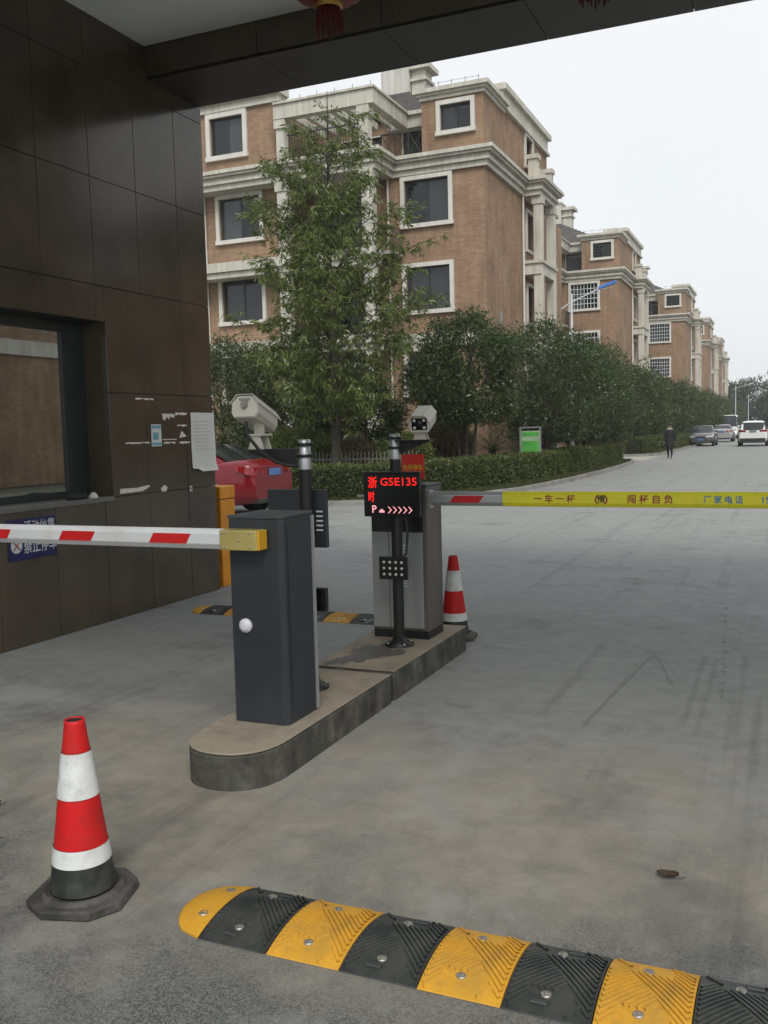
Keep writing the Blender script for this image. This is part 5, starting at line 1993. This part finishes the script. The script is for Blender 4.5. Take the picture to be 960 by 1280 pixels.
def make_car(name, label, cat, loc, rz, paint, S):
    """local +x is forward. S: L, W, deck table, width table, cabin stations"""
    t = thing(name, loc, label, cat, rz)
    L, W = S['L'], S['W'] / 2
    N = 36
    vs, fs = [], []
    rowsN = None
    for i in range(N + 1):
        x = -L / 2 + L * i / N
        w = W * interp(S['width'], x / (L / 2))
        zd = interp(S['deck'], x / (L / 2))
        zb = .30 - .08 * max(0, 1 - (x / (L / 2)) ** 8)
        hh = zd - zb
        half = [(0, zb), (.80 * w, zb), (.95 * w, zb + .10), (.992 * w, zb + .28 * hh), (1.0 * w, zb + .50 * hh), (.992 * w, zb + .60 * hh),
                (.975 * w, zb + .78 * hh), (.93 * w, zb + .92 * hh), (.84 * w, zd), (.5 * w, zd + .022), (0, zd + .030)]
        ring = half + [(-y, z) for y, z in half[-2:0:-1]]
        rowsN = len(ring)
        vs += [(x, y, z) for y, z in ring]
    for i in range(N):
        for k in range(rowsN):
            fs.append((i * rowsN + k, i * rowsN + (k + 1) % rowsN, (i + 1) * rowsN + (k + 1) % rowsN, (i + 1) * rowsN + k))
    mb = MB().add(vs, fs, True)
    mb.add(vs[:rowsN], [tuple(range(rowsN))])
    mb.add(vs[-rowsN:], [tuple(range(rowsN))])
    body = mb.build('body', paint, t)
    # cabin shell
    cs = S['cabin']           # (x, z_base, z_top, w_base, w_top)
    cv, cf = [], []
    for x, zb, zt, wb, wt in cs:
        prof = [(wb, zb), ((wb * .45 + wt * .55), zb + (zt - zb) * .55), (wt, zt - .03 * (zt > zb + .05)), (wt * .8, zt + .0), (0, zt + .02)]
        ring = prof + [(-y, z) for y, z in prof[-2::-1]]
        cv += [(x, y, z) for y, z in ring]
    M = 9
    for i in range(len(cs) - 1):
        for k in range(M - 1):
            cf.append((i * M + k, i * M + k + 1, (i + 1) * M + k + 1, (i + 1) * M + k))
    MB().add(cv, cf, True).build('cabin', paint, t)

    def pt(i, f, side, out=.012):
        x, zb, zt, wb, wt = cs[i]
        y = wb + (wt - wb) * f
        return Vector((x, side * (y + out), zb + (zt - zb) * f))
    # side glass: between stations, from belt to under the roof edge
    for side in (-1, 1):
        for (i, j, trim0, trim1) in S['side_glass']:
            a0, a1 = pt(i, .08, side), pt(i, .86, side)
            b0, b1 = pt(j, .08, side), pt(j, .86, side)
            q = [a0.lerp(b0, trim0), b0.lerp(a0, trim1), b1.lerp(a1, trim1), a1.lerp(b1, trim0)]
            g = MB().add([tuple(p) for p in q], [(0, 1, 2, 3)])
            g.build('side_window', 'car_glass', t)

    def screen(i, j, nm, f0=.06, f1=.94):
        """glass laid over the sloping panel from station i (bottom) to j (top)"""
        xb, zb, _, wb, _ = cs[i]
        xt, _, zt, _, wt = cs[j]
        a = Vector((xb, 0, zb))
        b = Vector((xt, 0, zt))
        n = Vector((-(b - a).z, 0, (b - a).x)).normalized()
        if n.x * (xb - xt) < 0:
            n = -n
        p, q = a.lerp(b, f0) + n * S.get('off', .03), a.lerp(b, f1) + n * S.get('off', .03)
        w0 = wb * 1.0
        w1 = wt * 1.02
        vs_ = []
        for c, w in ((p, w0), (q, w1)):
            for k in range(-3, 4):
                y = w * k / 3
                vs_.append((c.x - (n.x * .06 * (k / 3) ** 2), y, c.z + .018 * (1 - (k / 3) ** 2)))
        MB().add(vs_, [(k, k + 1, 8 + k, 7 + k) for k in range(6)], True).build(nm, 'car_glass', t)
    screen(*S['rear'], 'rear_window')
    screen(*S['front'], 'windscreen')
    # wheels over dark discs that paint the shade of uncut wheel wells
    wr = S.get('wr', .33)
    for sx in S['axles']:
        for side in (-1, 1):
            yv = W * interp(S['width'], sx / (L / 2))
            ar = MB().lathe([(wr + .065, 0), (wr + .06, .014), (.05, .014), (.0005, .014)], 28)
            ar.build('wheel_well_shade', 'car_trim', t, loc=(sx, side * (yv - .006), wr + .015), rot=(R(-90 * side), 0, 0))
            ty = MB().lathe([(wr * .62, .02), (wr * .66, .035), (wr * .94, .03), (wr, .005), (wr, -.17), (wr * .6, -.18)], 28)
            w_ = ty.build('wheel', 'tyre', t, loc=(sx, side * (yv + .000), wr), rot=(R(-90 * side), 0, 0))
            rm = MB().lathe([(wr * .64, .026), (wr * .58, .012), (wr * .2, .02), (.0005, .026)], 28)
            for k in range(5):
                a = 2 * math.pi * k / 5
                c_, s_ = math.cos(a), math.sin(a)
                rm.add([(wr * .15 * c_ - .03 * s_, wr * .15 * s_ + .03 * c_, .036), (wr * .60 * c_ - .02 * s_, wr * .60 * s_ + .02 * c_, .034),
                        (wr * .60 * c_ + .02 * s_, wr * .60 * s_ - .02 * c_, .034), (wr * .15 * c_ + .03 * s_, wr * .15 * s_ - .03 * c_, .036)], [(0, 1, 2, 3)])
            rm.build('rim', 'rim', w_)
    # lamps, plates, bumpers, mirrors
    xr, xf = -L / 2, L / 2
    zt, zh = S['tail_z'], S['head_z']
    for side in (-1, 1):
        m1 = MB()
        yo = W * .93
        a = [(xr - .012, side * yo * .50, zt - .055), (xr - .012, side * yo * .50, zt + .055), (xr + .01, side * yo * .80, zt + .085), (xr + .01, side * yo * .80, zt - .075),
             (xr + .34, side * (yo + .035), zt + .10), (xr + .34, side * (yo + .045), zt + .02), (xr + .10, side * (yo * .985), zt + .09), (xr + .10, side * (yo * 1.0), zt - .07)]
        m1.add(a, [(0, 1, 2, 3), (3, 2, 6, 7), (7, 6, 4, 5)], True)
        m1.build('tail_lamp', 'lamp_red', t)
        m2 = MB()
        a = [(xf + .012, side * yo * .42, zh - .05), (xf + .012, side * yo * .42, zh + .02), (xf - .05, side * yo * .75, zh + .055), (xf - .05, side * yo * .75, zh - .06),
             (xf - .40, side * (yo + .02), zh + .13), (xf - .40, side * (yo + .03), zh + .06), (xf - .16, side * yo * .96, zh + .09), (xf - .16, side * yo * .97, zh - .05)]
        m2.add(a, [(0, 1, 2, 3), (3, 2, 6, 7), (7, 6, 4, 5)], True)
        m2.build('head_lamp', 'lamp_clear', t)
        mx = S['mirror_x']
        MB().box(mx - .05, mx + .05, min(side * (W - .02), side * (W + .16)), max(side * (W - .02), side * (W + .16)), S['mirror_z'], S['mirror_z'] + .13).build('mirror', paint if paint != 'car_dark' else 'car_trim', t, bevel=.03)
        MB().box(-.18, -.02, side * (W + .004) - .012, side * (W + .004) + .012, S['mirror_z'] - .14, S['mirror_z'] - .115).build('door_handle', paint, t, bevel=.005)
    MB().box(xr - .022, xr - .012, -.22, .22, S['plate_z'], S['plate_z'] + .14).build('rear_plate', S.get('plate', 'plate_blue'), t)
    MB().box(xf + .012, xf + .022, -.22, .22, .42, .56).build('front_plate', 'plate_blue', t)
    MB().box(xr - .018, xr + .2, -W * S.get('dif', .72), W * S.get('dif', .72), .26, S.get('difz', .36)).build('rear_diffuser', 'car_trim', t, bevel=.02)
    MB().box(xf - .2, xf + .018, -W * .70, W * .70, .24, .36).build('front_intake', 'car_trim', t, bevel=.02)
    MB().box(xf - .05, xf + .016, -W * .38, W * .38, zh - .085, zh + .0).build('grille', 'car_trim', t, bevel=.01)
    MB().box(xr - .006, xr + .02, -W * .60, W * .60, S['plate_z'] + .165, S['plate_z'] + .185).build('tail_crease', 'car_trim' if paint != 'car_red' else 'lamp_red', t)
    # door seams
    for sx in S['seams']:
        for side in (-1, 1):
            y = side * (W * interp(S['width'], sx / (L / 2)) + .0015)
            MB().box(sx - .004, sx + .004, min(y, y - side * .02), max(y, y - side * .02), .36, S['mirror_z'] - .08).build('door_seam', 'car_trim', t)
    return t


SEDAN = dict(L=4.6, W=1.80,
             deck=[(-1, .93), (-.985, 1.03), (-.90, 1.10), (-.70, 1.085), (-.3, .98), (.35, .97), (.70, .93), (.88, .82), (.965, .70), (1, .58)],
             width=[(-1, .80), (-.94, .91), (-.75, .98), (-.3, 1), (.5, 1), (.8, .96), (.93, .86), (1, .70)],
             cabin=[(-1.72, 1.05, 1.06, .70, .60), (-.98, 1.0, 1.405, .80, .60), (-.35, .97, 1.47, .83, .61), (.22, .97, 1.44, .83, .60), (1.12, .96, .99, .76, .62)],
             side_glass=[(1, 2, .05, .04), (2, 3, .05, .03), (3, 4, .02, .60), (0, 1, .70, .06)], rear=(0, 1), front=(4, 3), axles=(-1.32, 1.36), tail_z=.90, head_z=.70,
             mirror_x=.72, mirror_z=.98, plate_z=.80, seams=(-.95, -.12, .85))
SUV = dict(L=4.5, W=1.86,
           deck=[(-1, .95), (-.97, 1.06), (-.9, 1.08), (-.3, 1.06), (.35, 1.06), (.72, 1.02), (.9, .93), (.97, .8), (1, .68)],
           width=[(-1, .88), (-.93, .96), (-.7, 1), (.6, 1), (.85, .96), (.95, .88), (1, .78)],
           cabin=[(-2.16, 1.06, 1.08, .84, .76), (-1.84, 1.06, 1.60, .86, .70), (-.8, 1.05, 1.70, .85, .66), (.15, 1.05, 1.67, .85, .65), (1.0, 1.04, 1.08, .80, .66)],
           side_glass=[(1, 2, .10, .03), (2, 3, .04, .03), (3, 4, .02, .60)], rear=(0, 1), front=(4, 3), axles=(-1.30, 1.32), wr=.36, tail_z=1.02, dif=.86, difz=.55, plate='plate_grey', head_z=.86,
           mirror_x=.7, mirror_z=1.08, plate_z=.93, seams=(-.9, -.05, .9))
VAN = dict(off=.10, L=5.4, W=1.95,
           deck=[(-1, 1.0), (-.98, 1.15), (-.5, 1.18), (.5, 1.18), (.72, 1.15), (.88, 1.0), (.97, .85), (1, .68)],
           width=[(-1, .94), (-.95, 1), (.7, 1), (.88, .97), (.96, .9), (1, .80)],
           cabin=[(-2.64, 1.16, 1.18, .92, .84), (-2.58, 1.16, 2.30, .95, .80), (-.6, 1.16, 2.42, .95, .80), (1.05, 1.16, 2.36, .95, .78), (2.0, 1.12, 1.16, .88, .76)],
           side_glass=[(1, 2, .05, .03), (2, 3, .04, .03), (3, 4, .02, .45)], rear=(0, 1), front=(4, 3), axles=(-1.6, 1.7), wr=.35, tail_z=1.1, head_z=.88,
           mirror_x=1.6, mirror_z=1.2, plate_z=.8, seams=(-1.2, .3, 1.3))
make_car('parked_car', 'red sedan parked behind the granite wall corner, with its tail showing', 'car', (-11.78, 16.30, 0), R(180), 'car_red', SEDAN)
make_car('parked_car', 'dark grey sedan with a blue plate parked facing the gate beside the far hedge', 'car', (-5.80, 71.8, 0), R(-90), 'car_dark', SEDAN)
make_car('parked_car', 'silver sedan parked between the dark grey sedan and the white van', 'car', (-5.35, 86.5, 0), R(90), 'car_silver', SEDAN)
make_car('parked_van', 'tall white van parked behind the silver sedan', 'van', (-5.85, 104, 0), R(-90), 'car_white', VAN)
make_car('moving_car', 'white sport utility car driving away in the open lane', 'car', (-2.28, 69.5, 0), R(90), 'car_white', SUV)


# ------------------------------------------------------------------ walking person
def person(loc, rz, s=1.0):
    t = thing('person', loc, 'person in a long black coat walking at the hedge corner by the side path', 'person', rz)
    J = [((0, 0, .92), .145), ((0, 0, 1.12), .135), ((0, .01, 1.32), .165), ((0, .01, 1.42), .10), ((0, .02, 1.47), .058), ((0, .03, 1.54), .080), ((0, .03, 1.62), .098), ((0, .02, 1.70), .060)]
    E_ = [(i, i + 1) for i in range(7)]

    def chain(root, pts):
        last = root
        for p, r_ in pts:
            J.append((p, r_))
            E_.append((last, len(J) - 1))
            last = len(J) - 1
    for sd_, ph in ((-1, 1), (1, -1)):
        chain(0, [((sd_ * .10, .0, .84), .115), ((sd_ * .105, .09 * ph, .50), .078), ((sd_ * .105, .03 * ph - .03, .27), .062), ((sd_ * .10, .10 * ph - .05, .08), .045), ((sd_ * .11, .10 * ph + .10, .035), .035)])
        chain(2, [((sd_ * .19, 0, 1.36), .075), ((sd_ * .245, -.05 * ph, 1.10), .058), ((sd_ * .235, .03 - .10 * ph, .88), .045), ((sd_ * .225, .06 - .10 * ph, .80), .034), ((sd_ * .22, .075 - .10 * ph, .74), .022)])
    me = bpy.data.meshes.new('body')
    me.from_pydata([j[0] for j in J], E_, [])
    o = bpy.data.objects.new('body_src', me)
    COL.objects.link(o)
    md = o.modifiers.new('s', 'SKIN')
    for v, (p, r_) in zip(me.skin_vertices[0].data, J):
        v.radius = (r_, r_ * .82)
    me.skin_vertices[0].data[0].use_root = True
    o.modifiers.new('u', 'SUBSURF').levels = 2
    dg = bpy.context.evaluated_depsgraph_get()
    dg.update()
    bm2 = bpy.data.meshes.new_from_object(o.evaluated_get(dg))
    bpy.data.objects.remove(o)
    for k in ('skin', 'trousers', 'shoe', 'coat'):
        bm2.materials.append(MATS[k])
    for p in bm2.polygons:
        c = p.center
        p.use_smooth = True
        p.material_index = 0 if (c.z > 1.45 or (c.z < .83 and abs(c.x) > .19)) else (2 if c.z < .09 else (1 if c.z < .8 else 3))
    b = bpy.data.objects.new('body', bm2)
    COL.objects.link(b)
    b.parent = t
    co = MB().lathe([(.255, .58), (.25, .75), (.225, .95), (.215, 1.12), (.235, 1.30), (.215, 1.40), (.10, 1.455), (.075, 1.465)], 24)
    co.v = [(x, y * .82, z) for x, y, z in co.v]
    co.build('coat', 'coat', t)
    sc = MB().lathe([(.12, 1.36), (.155, 1.40), (.14, 1.47), (.09, 1.50), (.07, 1.48)], 20)
    sc.build('scarf', 'scarf', t)
    hr = MB().lathe([(.106, 1.56), (.112, 1.62), (.108, 1.68), (.08, 1.735), (.03, 1.755), (.001, 1.757)], 20)
    hr.v = [(x, y * 1.05 + .0, z + (.045 if y > .03 else 0)) for x, y, z in hr.v]
    hr.build('hair', 'hair', t)
    for x in (-.035, .035):
        MB().lathe([(.010, 0), (.008, .005), (.0005, .007)], 8).build('eye', 'hair', t, loc=(x, .118, 1.615), rot=(R(-90), 0, 0))
    MB().prism([(-.014, 1.565), (.014, 1.565), (0, 1.61)], 'y', .11, .138).build('nose', 'skin', t)
    MB().box(-.022, .022, .108, .118, 1.535, 1.543).build('mouth', 'lamp_red', t)
    t.scale = (s, s, s)
    return t


person((-5.22, 46.1, 0), R(170), .96)

# ------------------------------------------------------------------ thin winter haze
hz_ = MB().box(-70, 60, -60, 300, -1.2, 19.5).build('haze', 'earth')
vm = bpy.data.materials.new('haze_air')
vm.use_nodes = True
vt = vm.node_tree
vt.nodes.remove(vt.nodes['Principled BSDF'])
pv = vt.nodes.new('ShaderNodeVolumePrincipled')
pv.inputs['Color'].default_value = (.93, .95, .97, 1)
pv.inputs['Density'].default_value = 0.0006
vt.links.new(pv.outputs[0], vt.nodes['Material Output'].inputs['Volume'])
hz_.data.materials.clear()
hz_.data.materials.append(vm)
tag(hz_, 'thin pale winter haze filling the street', 'haze', kind='stuff')
